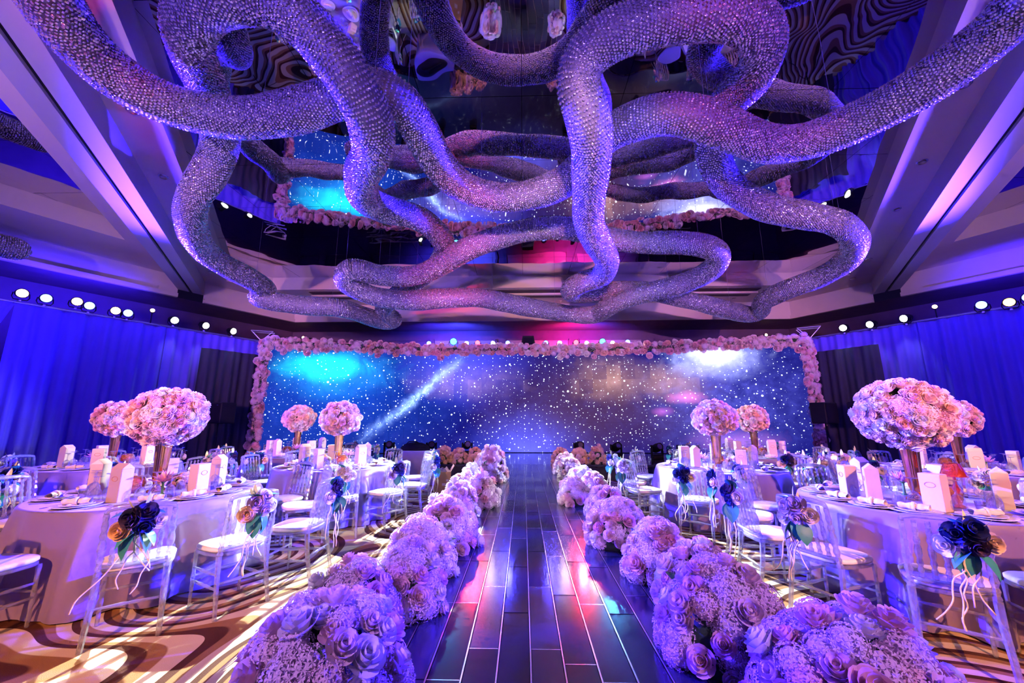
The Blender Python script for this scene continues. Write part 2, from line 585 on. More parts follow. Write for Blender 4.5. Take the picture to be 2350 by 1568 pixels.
def led_mat():
    # star-field picture shown on the LED wall, laid out in the wall's own metres
    m, nt, out = newmat('led_starfield')
    g = nd(nt, 'ShaderNodeNewGeometry')
    sp = nd(nt, 'ShaderNodeSeparateXYZ')
    nt.links.new(g.outputs['Position'], sp.inputs[0])
    X, Z = sp.outputs[0], sp.outputs[2]

    def mth(op, a, b_=None, c=None, clamp=False):
        n = nd(nt, 'ShaderNodeMath', operation=op)
        n.use_clamp = clamp
        for i, q in enumerate((a, b_, c)):
            if q is None:
                continue
            if isinstance(q, (int, float)):
                n.inputs[i].default_value = q
            else:
                nt.links.new(q, n.inputs[i])
        return n.outputs[0]

    cv = nd(nt, 'ShaderNodeCombineXYZ')
    nt.links.new(X, cv.inputs[0])
    nt.links.new(Z, cv.inputs[1])
    P = cv.outputs[0]

    def noise(scale, detail=4, dist=0., rough=.55, off=0.):
        mp = nd(nt, 'ShaderNodeMapping')
        mp.inputs['Location'].default_value = (off, off * .7, off)
        nt.links.new(P, mp.inputs[0])
        n = nd(nt, 'ShaderNodeTexNoise')
        n.inputs['Scale'].default_value = scale
        n.inputs['Detail'].default_value = detail
        n.inputs['Roughness'].default_value = rough
        n.inputs['Distortion'].default_value = dist
        nt.links.new(mp.outputs[0], n.inputs['Vector'])
        return n.outputs[0]

    def blob(cx, cz, rx, rz, wob=.0, wn=None, p=1.):
        a = mth('DIVIDE', mth('SUBTRACT', X, cx), rx)
        c = mth('DIVIDE', mth('SUBTRACT', Z, cz), rz)
        d = mth('SQRT', mth('ADD', mth('MULTIPLY', a, a), mth('MULTIPLY', c, c)))
        if wn is not None:
            d = mth('ADD', d, mth('MULTIPLY', mth('SUBTRACT', wn, .5), wob))
        s = mth('SUBTRACT', 1., d, clamp=True)
        return mth('POWER', s, p)

    cur = nd(nt, 'ShaderNodeRGB')
    cur.outputs[0].default_value = (.005, .004, .13, 1)
    cur = cur.outputs[0]

    def addc(col, fac):
        nonlocal cur
        mx = nd(nt, 'ShaderNodeMix', data_type='RGBA', blend_type='ADD')
        mx.inputs[0].default_value = 1.
        sc = nd(nt, 'ShaderNodeVectorMath', operation='SCALE')
        sc.inputs[0].default_value = col
        nt.links.new(fac, sc.inputs['Scale'])
        nt.links.new(cur, mx.inputs[6])
        nt.links.new(sc.outputs[0], mx.inputs[7])
        cur = mx.outputs[2]

    def lerpc(col, fac):
        nonlocal cur
        mx = nd(nt, 'ShaderNodeMix', data_type='RGBA')
        mx.inputs[7].default_value = (*col, 1)
        nt.links.new(fac, mx.inputs[0])
        nt.links.new(cur, mx.inputs[6])
        cur = mx.outputs[2]

    n1 = noise(.45, 5, .6)
    n2 = noise(1.1, 6, .8, .6, 7.)
    n3 = noise(2.6, 6, .4, .65, 3.)
    n4 = noise(1.6, 7, 1.2, .62, 11.)
    # left teal haze, right violet haze
    addc((.0, .06, .42), mth('MULTIPLY', blob(-6, 2.4, 4.5, 3., .5, n1), mth('ADD', n2, .2)))
    addc((.02, .40, .9), blob(-6.3, 3.05, 2.3, 1.15, 1.1, n2, 1.4))
    addc((.0, .85, .75), blob(-6.6, 3.2, 1.5, .6, .8, n2, 1.1))
    addc((.06, .06, .62), mth('MULTIPLY', blob(-2.0, 3.4, 2.6, 1.8, .4, n1), 1.0))
    # central plum and brown cloud
    lerpc((.055, .022, .085), mth('MULTIPLY', blob(2.2, 1.9, 4.6, 2.4, .7, n1), 1.3, clamp=True))
    addc((.08, .035, .02), mth('MULTIPLY', blob(3.2, 2.9, 2.2, 1.0, 1.0, n2), 1.1))
    addc((.10, .045, .02), mth('MULTIPLY', blob(5.2, 2.6, 1.2, .7, 1.2, n3), 1.2))
    # blue glow at foot, violet mist on the right
    addc((.10, .12, .95), blob(.1, .35, 2.6, 1.9, .5, n2, 1.6))
    addc((.14, .14, .75), mth('MULTIPLY', blob(6.6, 2.2, 2.8, 2.2, .8, n1), mth('POWER', n3, 2.)))
    addc((.55, .60, 1.3), mth('MULTIPLY', blob(6.3, 3.5, 1.7, .9, .9, n3, 1.4), 1.3))
    addc((.8, .85, .9), blob(6.4, 3.65, .9, .5, .6, n3, 1.2))
    addc((.75, .14, .55), mth('MULTIPLY', blob(5.4, 2.2, .65, .28, 1.1, n3, 1.2), .9))
    addc((.45, .10, .5), mth('MULTIPLY', blob(4.7, 1.75, .4, .2, 1.1, n3, 1.2), .8))
    addc((.4, .15, .6), mth('MULTIPLY', blob(6.7, .8, 1.6, .5, 1.1, n3, 1.2), .7))
    # diagonal streak from (-5.2,1) to (-2.3,3.6)
    d = mth('ADD', mth('MULTIPLY', mth('SUBTRACT', X, -3.7), .667), mth('MULTIPLY', mth('SUBTRACT', Z, 2.3), -.745))
    d = mth('ADD', d, mth('MULTIPLY', mth('SUBTRACT', n2, .5), .55))
    st = mth('POWER', mth('SUBTRACT', 1., mth('MULTIPLY', mth('ABSOLUTE', d), 3.2), clamp=True), 2.2)
    fil = mth('POWER', mth('SUBTRACT', 1., mth('MULTIPLY', mth('ABSOLUTE', mth('SUBTRACT', n4, .5)), 7.), clamp=True), 2.)
    bl_ = blob(-3.7, 2.3, 2.6, 2.5, .2, n3)
    addc((.22, .40, 1.0), mth('MULTIPLY', st, mth('MULTIPLY', bl_, mth('ADD', n3, .35))))
    addc((.35, .55, 1.0), mth('MULTIPLY', mth('MULTIPLY', st, fil), mth('MULTIPLY', bl_, 1.2)))
    # soft cloud texture over the whole picture
    addc((.03, .04, .30), mth('POWER', n3, 4.))
    addc((.10, .12, .55), mth('MULTIPLY', mth('POWER', n4, 3.2), blob(6.4, 2.0, 3.2, 2.4, .4, n1)))
    # blocky brown panels
    fx = nd(nt, 'ShaderNodeCombineXYZ')
    nt.links.new(mth('FLOOR', mth('MULTIPLY', X, 2.05)), fx.inputs[0])
    nt.links.new(mth('FLOOR', mth('MULTIPLY', mth('SUBTRACT', Z, .39), 2.02)), fx.inputs[1])
    wn = nd(nt, 'ShaderNodeTexWhiteNoise', noise_dimensions='2D')
    nt.links.new(fx.outputs[0], wn.inputs['Vector'])
    wv = mth('ADD', mth('MULTIPLY', wn.outputs['Value'], .8), .2)
    for cx_, cz_, rx_, rz_, k_ in ((-2.0, 2.75, 2.4, .75, 1.2), (3.3, 2.9, 2.2, .9, 1.2), (5.3, 2.7, 1.3, .8, .9)):
        addc((.20, .11, .06), mth('MULTIPLY', mth('MULTIPLY', blob(cx_, cz_, rx_, rz_, .8, n2), wv), mth('MULTIPLY', n3, k_ * 2.)))

    # stars
    def stars(scale, size, strength, col, off, sx=1., jit=1.):
        mp = nd(nt, 'ShaderNodeMapping')
        mp.inputs['Location'].default_value = (off, off * .37, 0)
        mp.inputs['Scale'].default_value = (1., 1., 1.)
        nt.links.new(P, mp.inputs[0])
        v = nd(nt, 'ShaderNodeTexVoronoi', feature='F1', voronoi_dimensions='2D')
        v.inputs['Scale'].default_value = scale
        nt.links.new(mp.outputs[0], v.inputs['Vector'])
        cs = nd(nt, 'ShaderNodeSeparateColor')
        nt.links.new(v.outputs['Color'], cs.inputs[0])
        rr = mth('MULTIPLY', mth('POWER', cs.outputs[0], 2.5), size)
        s = mth('DIVIDE', mth('SUBTRACT', rr, v.outputs['Distance']), size * .35, clamp=True)
        addc(col, mth('MULTIPLY', s, strength))

    stars(1.5, .06, 3., (.8, .88, 1.), 3.1)
    stars(4.5, .13, 2.6, (.7, .8, 1.), 9.7)
    stars(8.0, .17, 1.7, (.65, .75, 1.), 17.3)
    e = nd(nt, 'ShaderNodeEmission')
    e.inputs[1].default_value = 1.5
    nt.links.new(cur, e.inputs[0])
    nt.links.new(e.outputs[0], out.inputs[0])
    return m


M_led = led_mat()
# ------------------------------------------------------------------ room shell
nL, oL = Vector((.8563, .5165)), -2.84
nR, oR = Vector((-.841, .541)), -2.90
mL, cL = Vector((.88, -.475)), -14.55
mR, cR = Vector((-.87, -.493)), -15.74
Y_FACE, Y_NEAR = 14.5, -2.0
Z_MIR, Z_SOF, Z_BEAM, Z_LOW = 6.2, 5.77, 5.36, 5.1
hY = Vector((0., 1.))


def isec(n1, c1, n2, c2):
    det = n1.x * n2.y - n1.y * n2.x
    return Vector(((c1 * n2.y - c2 * n1.y) / det, (n1.x * c2 - n2.x * c1) / det))


def v3(p, z):
    return Vector((p.x, p.y, z))


def strip(mb, a, b, za, zb):
    # ruled surface between poly-lines a (height za) and b (height zb)
    for i in range(len(a) - 1):
        mb.add([v3(a[i], za), v3(a[i + 1], za), v3(b[i + 1], zb), v3(b[i], zb)], [(0, 1, 2, 3)])


# floor
fl = MB().add([(-19, -7, 0), (19, -7, 0), (19, 17, 0), (-19, 17, 0)], [(0, 1, 2, 3)])
floor = struct('floor', fl.mesh('floor', M_carpet))

# centre sector outline (soffit ring around the mirror)
inC = [isec(nL, -1.95, hY, Y_NEAR), isec(nL, -1.95, hY, 11.7), Vector((-8.45, 12.6)), Vector((8.8, 12.6)),
       isec(nR, -2.0, hY, 11.7), isec(nR, -2.0, hY, Y_NEAR)]
outC = [isec(nL, oL + .29, hY, Y_NEAR), isec(nL, oL + .29, mL, cL), isec(mL, cL, hY, Y_FACE), isec(mR, cR, hY, Y_FACE),
        isec(nR, oR + .29, mR, cR), isec(nR, oR + .29, hY, Y_NEAR)]
mb = MB()
strip(mb, inC, outC, Z_SOF, Z_SOF)
strip(mb, inC, inC, Z_MIR + .02, Z_SOF)
strip(mb, outC[1:5], outC[1:5], Z_LOW, Z_SOF)
# small lip on the lower edge of the outer face
lip = [p + (Vector((0, 6)) - p).normalized() * .12 for p in outC[1:5]]
strip(mb, lip, outC[1:5], Z_LOW, Z_LOW)
strip(mb, lip, lip, Z_LOW, Z_LOW + .12)
strip(mb, lip, outC[1:5], Z_LOW + .12, Z_LOW + .12)
# left and right sectors
inL = [isec(nL, oL - .9, hY, Y_NEAR), isec(nL, oL - .9, mL, cL + 1.9), isec(mL, cL + 1.9, hY, Y_NEAR)]
outL = [isec(nL, oL - .29, hY, Y_NEAR), isec(nL, oL - .29, mL, cL), isec(mL, cL, hY, Y_NEAR)]
inR = [isec(nR, oR - .9, hY, Y_NEAR), isec(nR, oR - .9, mR, cR + 1.9), isec(mR, cR + 1.9, hY, Y_NEAR)]
outR = [isec(nR, oR - .29, hY, Y_NEAR), isec(nR, oR - .29, mR, cR), isec(mR, cR, hY, Y_NEAR)]
for i_, o_ in ((inL, outL), (inR, outR)):
    strip(mb, i_, o_, Z_SOF, Z_SOF)
    strip(mb, i_, i_, Z_MIR + .02, Z_SOF)
    strip(mb, o_[1:], o_[1:], Z_LOW, Z_SOF)
    lp = [p + (Vector((0, 4)) - p).normalized() * .12 for p in o_[1:]]
    strip(mb, lp, o_[1:], Z_LOW, Z_LOW)
    strip(mb, lp, lp, Z_LOW, Z_LOW + .12)
    strip(mb, lp, o_[1:], Z_LOW + .12, Z_LOW + .12)
# low ceiling between soffit and walls
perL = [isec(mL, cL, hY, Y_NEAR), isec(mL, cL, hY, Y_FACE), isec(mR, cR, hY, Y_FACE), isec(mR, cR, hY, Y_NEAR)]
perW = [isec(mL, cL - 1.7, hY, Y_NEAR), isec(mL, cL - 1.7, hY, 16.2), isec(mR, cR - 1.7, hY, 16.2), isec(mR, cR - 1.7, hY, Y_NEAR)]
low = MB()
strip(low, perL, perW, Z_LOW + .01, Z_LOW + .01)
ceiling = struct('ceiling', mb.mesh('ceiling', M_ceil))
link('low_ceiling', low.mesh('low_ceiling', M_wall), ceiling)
# ceiling slab above everything
link('ceiling_slab', MB().box((0, 5, Z_MIR + .2), (40, 26, .1)).mesh('ceiling_slab', M_groove), ceiling)

# beams with partition track
for n_, o_, m_, c_ in ((nL, oL, mL, cL), (nR, oR, mR, cR)):
    for a, b in ((-.29, -.035), (.035, .29)):
        pts = [isec(n_, o_ + a, hY, Y_NEAR), isec(n_, o_ + a, m_, c_), isec(n_, o_ + b, m_, c_), isec(n_, o_ + b, hY, Y_NEAR)]
        bm_ = MB().add([v3(p, z) for z in (Z_BEAM, Z_SOF + .02) for p in pts],
                       [(3, 2, 1, 0), (4, 5, 6, 7), (0, 1, 5, 4), (1, 2, 6, 5), (2, 3, 7, 6), (3, 0, 4, 7)])
        link('beam', bm_.mesh('beam', M_beam), ceiling)
    pts = [isec(n_, o_ - .035, hY, Y_NEAR), isec(n_, o_ - .035, m_, c_), isec(n_, o_ + .035, m_, c_), isec(n_, o_ + .035, hY, Y_NEAR)]
    link('partition_track', MB().add([v3(p, Z_BEAM + .05) for p in pts], [(0, 1, 2, 3)]).mesh('partition_track', M_groove), ceiling)

# air grilles in the rear soffit
for y, w in ((12.95, .28), (13.55, .24)):
    link('air_grille', MB().box((.3, y, Z_SOF - .012), (15.2, w, .02)).mesh('air_grille', M_grille), ceiling)
link('soffit_ledge', MB().box((.3, 13.25, Z_SOF - .03), (15.4, .12, .06)).mesh('soffit_ledge', M_ceil), ceiling)


# mirror panels, clipped to each recess
def clip(poly, n, c):
    out = []
    for i in range(len(poly)):
        a, b = poly[i], poly[(i + 1) % len(poly)]
        da, db = n.dot(a) - c, n.dot(b) - c
        if da >= 0:
            out.append(a)
        if da * db < 0:
            out.append(a + (b - a) * (da / (da - db)))
    return out


def mirror_field(poly, step, x0, x1, y0, y1):
    area2 = sum(poly[i].x * poly[(i + 1) % len(poly)].y - poly[(i + 1) % len(poly)].x * poly[i].y for i in range(len(poly)))
    P = poly if area2 > 0 else poly[::-1]
    g = .004
    y = y0
    while y < y1:
        x = x0
        while x < x1:
            q = [Vector((x + g, y + g)), Vector((x + step - g, y + g)), Vector((x + step - g, y + step - g)), Vector((x + g, y + step - g))]
            for i in range(len(P)):
                a, b = P[i], P[(i + 1) % len(P)]
                e = b - a
                n = Vector((-e.y, e.x)).normalized()
                q = clip(q, n, n.dot(a))
                if len(q) < 3:
                    break
            if len(q) >= 3:
                k = len(q)
                dz = random.uniform(-.002, .002)
                me = MB().add([v3(p, Z_MIR + dz) for p in q] + [v3(p, Z_MIR + .012) for p in q],
                              [tuple(reversed(range(k))), tuple(range(k, 2 * k))] + [(i, (i + 1) % k, k + (i + 1) % k, k + i) for i in range(k)])
                link('mirror_panel', me.mesh('mirror_panel', M_mirror), ceiling)
            x += step
        y += step


mirror_field([isec(nL, -1.95, hY, .6)] + inC[1:5] + [isec(nR, -2.0, hY, .6)], 1.5, -10.5, 10.6, .6, 13)
mirror_field([isec(nL, oL - .9, hY, 1.0), inL[1], isec(mL, cL + 1.9, hY, 1.0)], 1.6, -15, -3, 1.0, 13)
mirror_field([isec(nR, oR - .9, hY, 1.0), inR[1], isec(mR, cR + 1.9, hY, 1.0)], 1.6, 3, 16, 1.0, 13)

# walls
for nm, a, b in (('wall_left', perW[0], perW[1]), ('wall_back', perW[1], perW[2]), ('wall_right', perW[2], perW[3])):
    e = (b - a).normalized()
    w_ = MB().add([v3(a, 0), v3(b, 0), v3(b, Z_LOW + .1), v3(a, Z_LOW + .1)], [(0, 1, 2, 3)])
    ob = struct(nm, w_.mesh(nm, M_wall))
    if nm == 'wall_back':
        for x in (-12.2, -9.9, -7.6, -5.2, -2.4, .6, 3.6, 6.4, 8.8, 11.2):
            fr = MB()
            wd = 2.0 if abs(x) > 5.5 else 2.6
            for dx, dz, sx, sz in ((0, .42, wd, .06), (0, -.42, wd, .06), (-wd / 2, 0, .06, .9), (wd / 2, 0, .06, .9)):
                fr.box((x + dx, 16.16, 4.3 + dz), (sx, .06, sz))
            link('panel_moulding', fr.mesh('panel_moulding', M_wall), ob)
            if abs(x) < 5:
                link('wall_panel', MB().box((x, 16.17, 4.3), (wd - .1, .03, .8)).mesh('wall_panel', M_wallpanel), ob)

# ------------------------------------------------------------------ stage and runway
ST_Z, ST_Y = .37, 10.5
stage = thing('stage', 'low black-skirted stage with glossy dark deck under the star screen', 'stage', (.2, ST_Y, 0))
link('deck', MB().bbox((0, 2.4, ST_Z - .03), (13.6, 4.8, .06), .01).mesh('deck', M_stage), stage)


def skirt_fn(u, v):
    x = -6.78 + u * 13.56
    return (x, -.005 + .012 * math.sin(u * 420) * (1 - v * .5), v * (ST_Z - .062))


link('skirt', MB().grid(280, 2, skirt_fn).mesh('skirt', M_fascia, True), stage)

runway = thing('runway', 'raised dark glossy plank runway between the flower borders', 'runway', (.029, -.5, 0))
RW, RL = .156, 11.0
X0 = -6 * RW
link('plinth', MB().box((0, RL / 2 - .02, (ST_Z - .02) / 2), (12 * RW - .02, RL - .04, ST_Z - .02)).mesh('plinth', M_fascia), runway)
plank_cache = {}


def plank_mesh(ln):
    k = round(ln, 2)
    if k not in plank_cache:
        plank_cache[k] = MB().bbox((0, 0, 0), (RW - .010, ln - .004, .02), .003).mesh('plank', M_plank)
    return plank_cache[k]


rg = random.Random(3)
for c in range(12):
    y = -rg.choice([.12, .25, .37, .5, .62])
    while y < RL:
        a, b = max(y, 0), min(y + .75, RL)
        if b - a > .03:
            link('plank', plank_mesh(b - a), runway, (X0 + (c + .5) * RW, (a + b) / 2, ST_Z - .01))
            if 0 < b < RL and rg.random() < .55:
                link('end_strip', plank_cache.setdefault('end', MB().box((0, 0, 0), (RW - .012, .006, .012)).mesh('end_strip', M_strip)),
                     runway, (X0 + (c + .5) * RW, b, ST_Z - .0055))
        y += .75
sm = MB().box((0, 0, 0), (.007, RL, .014)).mesh('edge_strip', M_strip)
for c in range(13):
    link('edge_strip', sm, runway, (X0 + c * RW, RL / 2, ST_Z - .006))

# ------------------------------------------------------------------ LED star wall
LED_PTS = [(-8.25, 12.55), (-6.2, 13.1), (-4.3, 13.75), (-3.2, 13.98), (0.2, 14.02), (3.6, 13.98), (4.8, 13.75), (6.7, 13.1), (8.75, 12.55)]
LED_Z0, LED_Z1 = ST_Z + .02, 3.86


def catmull(pts, n):
    P = [Vector(p) for p in pts]
    P = [P[0] * 2 - P[1]] + P + [P[-1] * 2 - P[-2]]
    out = []
    for i in range(1, len(P) - 2):
        for k in range(n):
            t = k / n
            a, b, c, d = P[i - 1], P[i], P[i + 1], P[i + 2]
            out.append(.5 * ((2 * b) + (c - a) * t + (2 * a - 5 * b + 4 * c - d) * t * t + (3 * b - a - 3 * c + d) * t ** 3))
    out.append(P[-2])
    return out


def resample(pts, m):
    L = [0]
    for a, b in zip(pts, pts[1:]):
        L.append(L[-1] + (b - a).length)
    out, j = [], 0
    for i in range(m + 1):
        s = L[-1] * i / m
        while j < len(L) - 2 and L[j + 1] < s:
            j += 1
        t = (s - L[j]) / max(L[j + 1] - L[j], 1e-9)
        out.append(pts[j].lerp(pts[j + 1], t))
    return out, L[-1]


led_line, led_len = resample(catmull([(x, y, 0) for x, y in LED_PTS], 16), 36)
led = thing('star_screen', 'wide curved LED screen showing a blue galaxy full of stars', 'screen', (.2, 14.0, ST_Z))
NR = 7
dz = (LED_Z1 - LED_Z0) / NR
org = Vector((.2, 14.0, ST_Z))
for i in range(36):
    a, b = led_line[i], led_line[i + 1]
    e = (b - a).normalized()
    nrm = Vector((e.y, -e.x, 0))
    for j in range(NR):
        z0, z1 = LED_Z0 + j * dz, LED_Z0 + (j + 1) * dz
        g = .0015
        p = [a + e * g, b - e * g]
        q = [p[0] - nrm * .06, p[1] - nrm * .06]
        vs = [x + Vector((0, 0, z)) - org for z in (z0 + g, z1 - g) for x in (p[0], p[1], q[1], q[0])]
        link('led_panel', MB().add(vs, [(0, 1, 5, 4), (2, 3, 7, 6), (3, 2, 1, 0), (4, 5, 6, 7), (1, 2, 6, 5), (3, 0, 4, 7)]).mesh('led_panel', M_led), led)
bk = MB()
bl = [p + Vector((0, .13, 0)) for p in led_line]
for i in range(36):
    zb = 0. if abs((bl[i].x + bl[i + 1].x) / 2 - .2) > 6.9 else ST_Z + .001
    bk.add([bl[i] + Vector((0, 0, zb)) - org, bl[i + 1] + Vector((0, 0, zb)) - org, bl[i + 1] + Vector((0, 0, LED_Z1 + .1)) - org, bl[i] + Vector((0, 0, LED_Z1 + .1)) - org], [(0, 1, 2, 3)])
for i in range(36):
    if abs((led_line[i].x + led_line[i + 1].x) / 2 - .2) > 6.9:
        a, b = led_line[i], led_line[i + 1]
        bk.add([a - org, b - org, b + Vector((0, 0, LED_Z0)) - org, a + Vector((0, 0, LED_Z0)) - org], [(0, 1, 2, 3)])
link('backing_frame', bk.mesh('backing_frame', M_black), led)

# ------------------------------------------------------------------ drapes along the side walls


def drape(name, label, a, b, z1, mat, group, phase, cols=70, skew=0., depth=.13):
    a, b = Vector(a), Vector(b)
    e = (b - a).normalized()
    n = Vector((e.y, -e.x))
    ln = (b - a).length
    rg = random.Random(int(phase * 991) + 5)
    ph = [rg.uniform(0, 6.28) for _ in range(4)]

    def fn(u, v):
        s = u * ln
        z = z1 * (1 - v)
        amp = depth * (.35 + .65 * v)
        d = amp * (.55 * math.sin(s * 13 + ph[0] + 1.3 * math.sin(s * 2.1 + ph[1])) + .45 * math.sin(s * 29 + ph[2]) + .3 * math.sin(s * 5 + ph[3]))
        s2 = s + skew * v * (1 - u)
        p = Vector((0, 0)) + e * s2 + n * d
        return (p.x, p.y, z)

    return tag(link(name, MB().grid(cols, 8, fn).mesh(name, mat, True), None, (a.x, a.y, 0)), label, 'curtain', group)


def along(m, c, t):  # point on line m.p=c at depth y=t
    return isec(m, c, hY, t)


ordn = ['nearest the star screen', 'second from the star screen', 'third from the star screen', 'fourth from the star screen', 'fifth from the star screen']
for side, m_, c_ in (('left', mL, -13.8), ('right', mR, -14.35)):
    ys = [13.0, 10.6, 8.2, 5.4, 2.4, -1.0]
    for k in range(5):
        a, b = along(m_, c_, ys[k]), along(m_, c_, ys[k + 1])
        sk = 0
        drape('pleated_drape', 'blue-lit pleated floor-length drape on the %s side, %s' % (side, ordn[k]), a, b, 4.02, M_drape, 'blue drapes along the side walls',
              k + (10 if side == 'left' else 20), 110, 1.1 if (side == 'left' and k == 2) else 0)
    e_ = (along(m_, c_, 5) - along(m_, c_, 13)).normalized()
    # dark gauze panel beside the screen
    inn = (m_ * .25)
    a, b = along(m_, c_, 13.05) + inn, along(m_, c_, 11.3) + inn
    drape('gauze_panel', 'dark sheer gauze panel hanging beside the %s end of the star screen' % side, a, b, 3.55, M_gauze, None, 33 + len(side), 60)
    # pipe that carries the drapes
    P = [v3(along(m_, c_, y) + m_ * .02, 4.05) for y in (13.1, -1.2)]
    pr = tag(link('drape_rail', MB().tube([p - P[0] for p in P], .025, 8).mesh('drape_rail', M_alu), None, P[0]),
             'long metal pipe carrying the blue drapes on the %s side' % side, 'rail')
# ------------------------------------------------------------------ crystal tube sculpture under the mirror
TUBES = {
    'A': ('long crystal-beaded tube sweeping from the upper left to the upper right', False,
          [(-4.01, 2.47, 5.15), (-4.12, 2.71, 5.12), (-4.24, 3.01, 5.08), (-4.27, 3.39, 5.05), (-4.10, 3.69, 5.00), (-3.78, 3.93, 5.00), (-3.29, 4.04, 5.00), (-2.63, 3.97, 5.02), (-2.13, 3.88, 5.10), (-1.73, 3.88, 5.20), (-1.42, 3.99, 5.15), (-1.29, 4.42, 5.10), (-1.19, 4.99, 5.05), (-0.92, 5.51, 5.00), (-0.34, 5.85, 5.00), (0.36, 5.75, 5.05), (0.81, 5.38, 5.12), (1.05, 4.82, 5.20), (1.31, 4.46, 5.15), (1.69, 4.23, 5.10), (2.07, 4.18, 5.00), (2.56, 4.35, 4.95), (3.13, 4.60, 4.95), (3.65, 4.63, 5.00), (4.01, 4.39, 5.03), (4.30, 3.97, 5.05), (4.48, 3.58, 5.10), (4.54, 3.21, 5.15), (4.42, 2.84, 5.15)]),
    'B': ('looping crystal-beaded tube hanging over the left tables', True,
          [(-6.35, 9.29, 4.62), (-6.24, 8.52, 4.66), (-6.32, 7.88, 4.70), (-6.20, 7.06, 4.75), (-5.66, 6.13, 4.80), (-5.09, 5.50, 4.90), (-4.63, 5.19, 5.10), (-4.35, 4.98, 5.40), (-4.13, 4.61, 5.55), (-3.91, 4.14, 5.58), (-3.66, 3.63, 5.50), (-3.31, 3.21, 5.40), (-2.88, 2.97, 5.35), (-2.47, 2.89, 5.30), (-2.16, 2.95, 5.20), (-1.88, 3.10, 5.00), (-1.67, 3.29, 4.75), (-1.60, 3.63, 4.60), (-1.80, 4.22, 4.65), (-2.19, 4.84, 4.75), (-2.46, 5.63, 4.90), (-2.36, 6.23, 5.05), (-2.02, 6.65, 5.15), (-1.80, 7.31, 5.25), (-1.72, 8.19, 5.25), (-2.07, 8.95, 5.10), (-2.88, 9.62, 4.85), (-3.58, 10.19, 4.60), (-3.89, 10.65, 4.45), (-3.74, 11.15, 4.35), (-4.07, 11.20, 4.30), (-4.32, 10.59, 4.30), (-4.65, 9.79, 4.30), (-5.39, 9.52, 4.30), (-6.06, 9.37, 4.35), (-6.54, 9.24, 4.45)]),
    'C': ('looping crystal-beaded tube hanging over the runway and right tables', True,
          [(1.12, 8.98, 4.45), (1.30, 8.58, 4.50), (1.67, 8.09, 4.50), (1.64, 7.33, 4.50), (1.32, 6.53, 4.50), (1.04, 5.78, 4.52), (0.93, 5.09, 4.55), (0.86, 4.49, 4.58), (0.79, 4.03, 4.62), (0.69, 3.75, 4.75), (0.59, 3.61, 4.95), (0.66, 3.47, 5.15), (0.94, 3.32, 5.25), (1.37, 3.23, 5.30), (1.82, 3.21, 5.35), (2.26, 3.36, 5.42), (2.64, 3.72, 5.50), (2.79, 4.20, 5.55), (2.70, 4.61, 5.58), (2.71, 5.03, 5.50), (2.89, 5.43, 5.30), (3.38, 5.92, 5.15), (4.18, 6.36, 5.05), (4.97, 6.57, 5.00), (5.68, 6.78, 4.95), (6.40, 7.35, 4.90), (6.83, 8.08, 4.80), (6.83, 8.85, 4.70), (6.44, 9.48, 4.60), (6.25, 10.13, 4.50), (6.44, 10.62, 4.40), (6.32, 10.89, 4.35), (5.51, 10.55, 4.40), (4.67, 10.35, 4.55), (3.90, 10.20, 4.68), (3.25, 10.10, 4.80), (2.40, 9.95, 4.78), (1.55, 9.60, 4.60)]),
    'D': ('wavy closed crystal-beaded ring nearest the star screen', True,
          [(-3.73, 8.15, 4.72), (-3.25, 8.54, 4.72), (-2.56, 8.67, 4.74), (-1.85, 8.25, 4.80), (-1.23, 7.78, 4.95), (-0.58, 7.55, 5.10), (0.16, 7.46, 5.25), (0.84, 7.50, 5.30), (1.27, 7.66, 5.30), (1.85, 7.90, 5.25), (2.45, 7.91, 5.15), (3.07, 7.71, 5.05), (3.64, 7.64, 4.95), (4.08, 7.89, 4.85), (4.11, 8.37, 4.70), (3.75, 8.93, 4.60), (3.12, 9.19, 4.50), (2.56, 9.44, 4.40), (2.18, 9.93, 4.32), (1.95, 10.51, 4.28), (1.30, 10.44, 4.28), (0.00, 9.71, 4.30), (-1.04, 9.15, 4.35), (-1.94, 8.94, 4.28), (-2.72, 8.98, 4.25), (-3.55, 8.92, 4.36), (-3.98, 8.45, 4.55)]),
    'E': ('rounded end of a crystal-beaded tube at the far left by the drapes', False,
          [(-11.00, 5.43, 4.95), (-10.80, 6.43, 4.95), (-10.68, 6.94, 4.95), (-10.51, 7.34, 4.95), (-10.38, 7.61, 4.95)])}
TR = .225
rgt = random.Random(11)
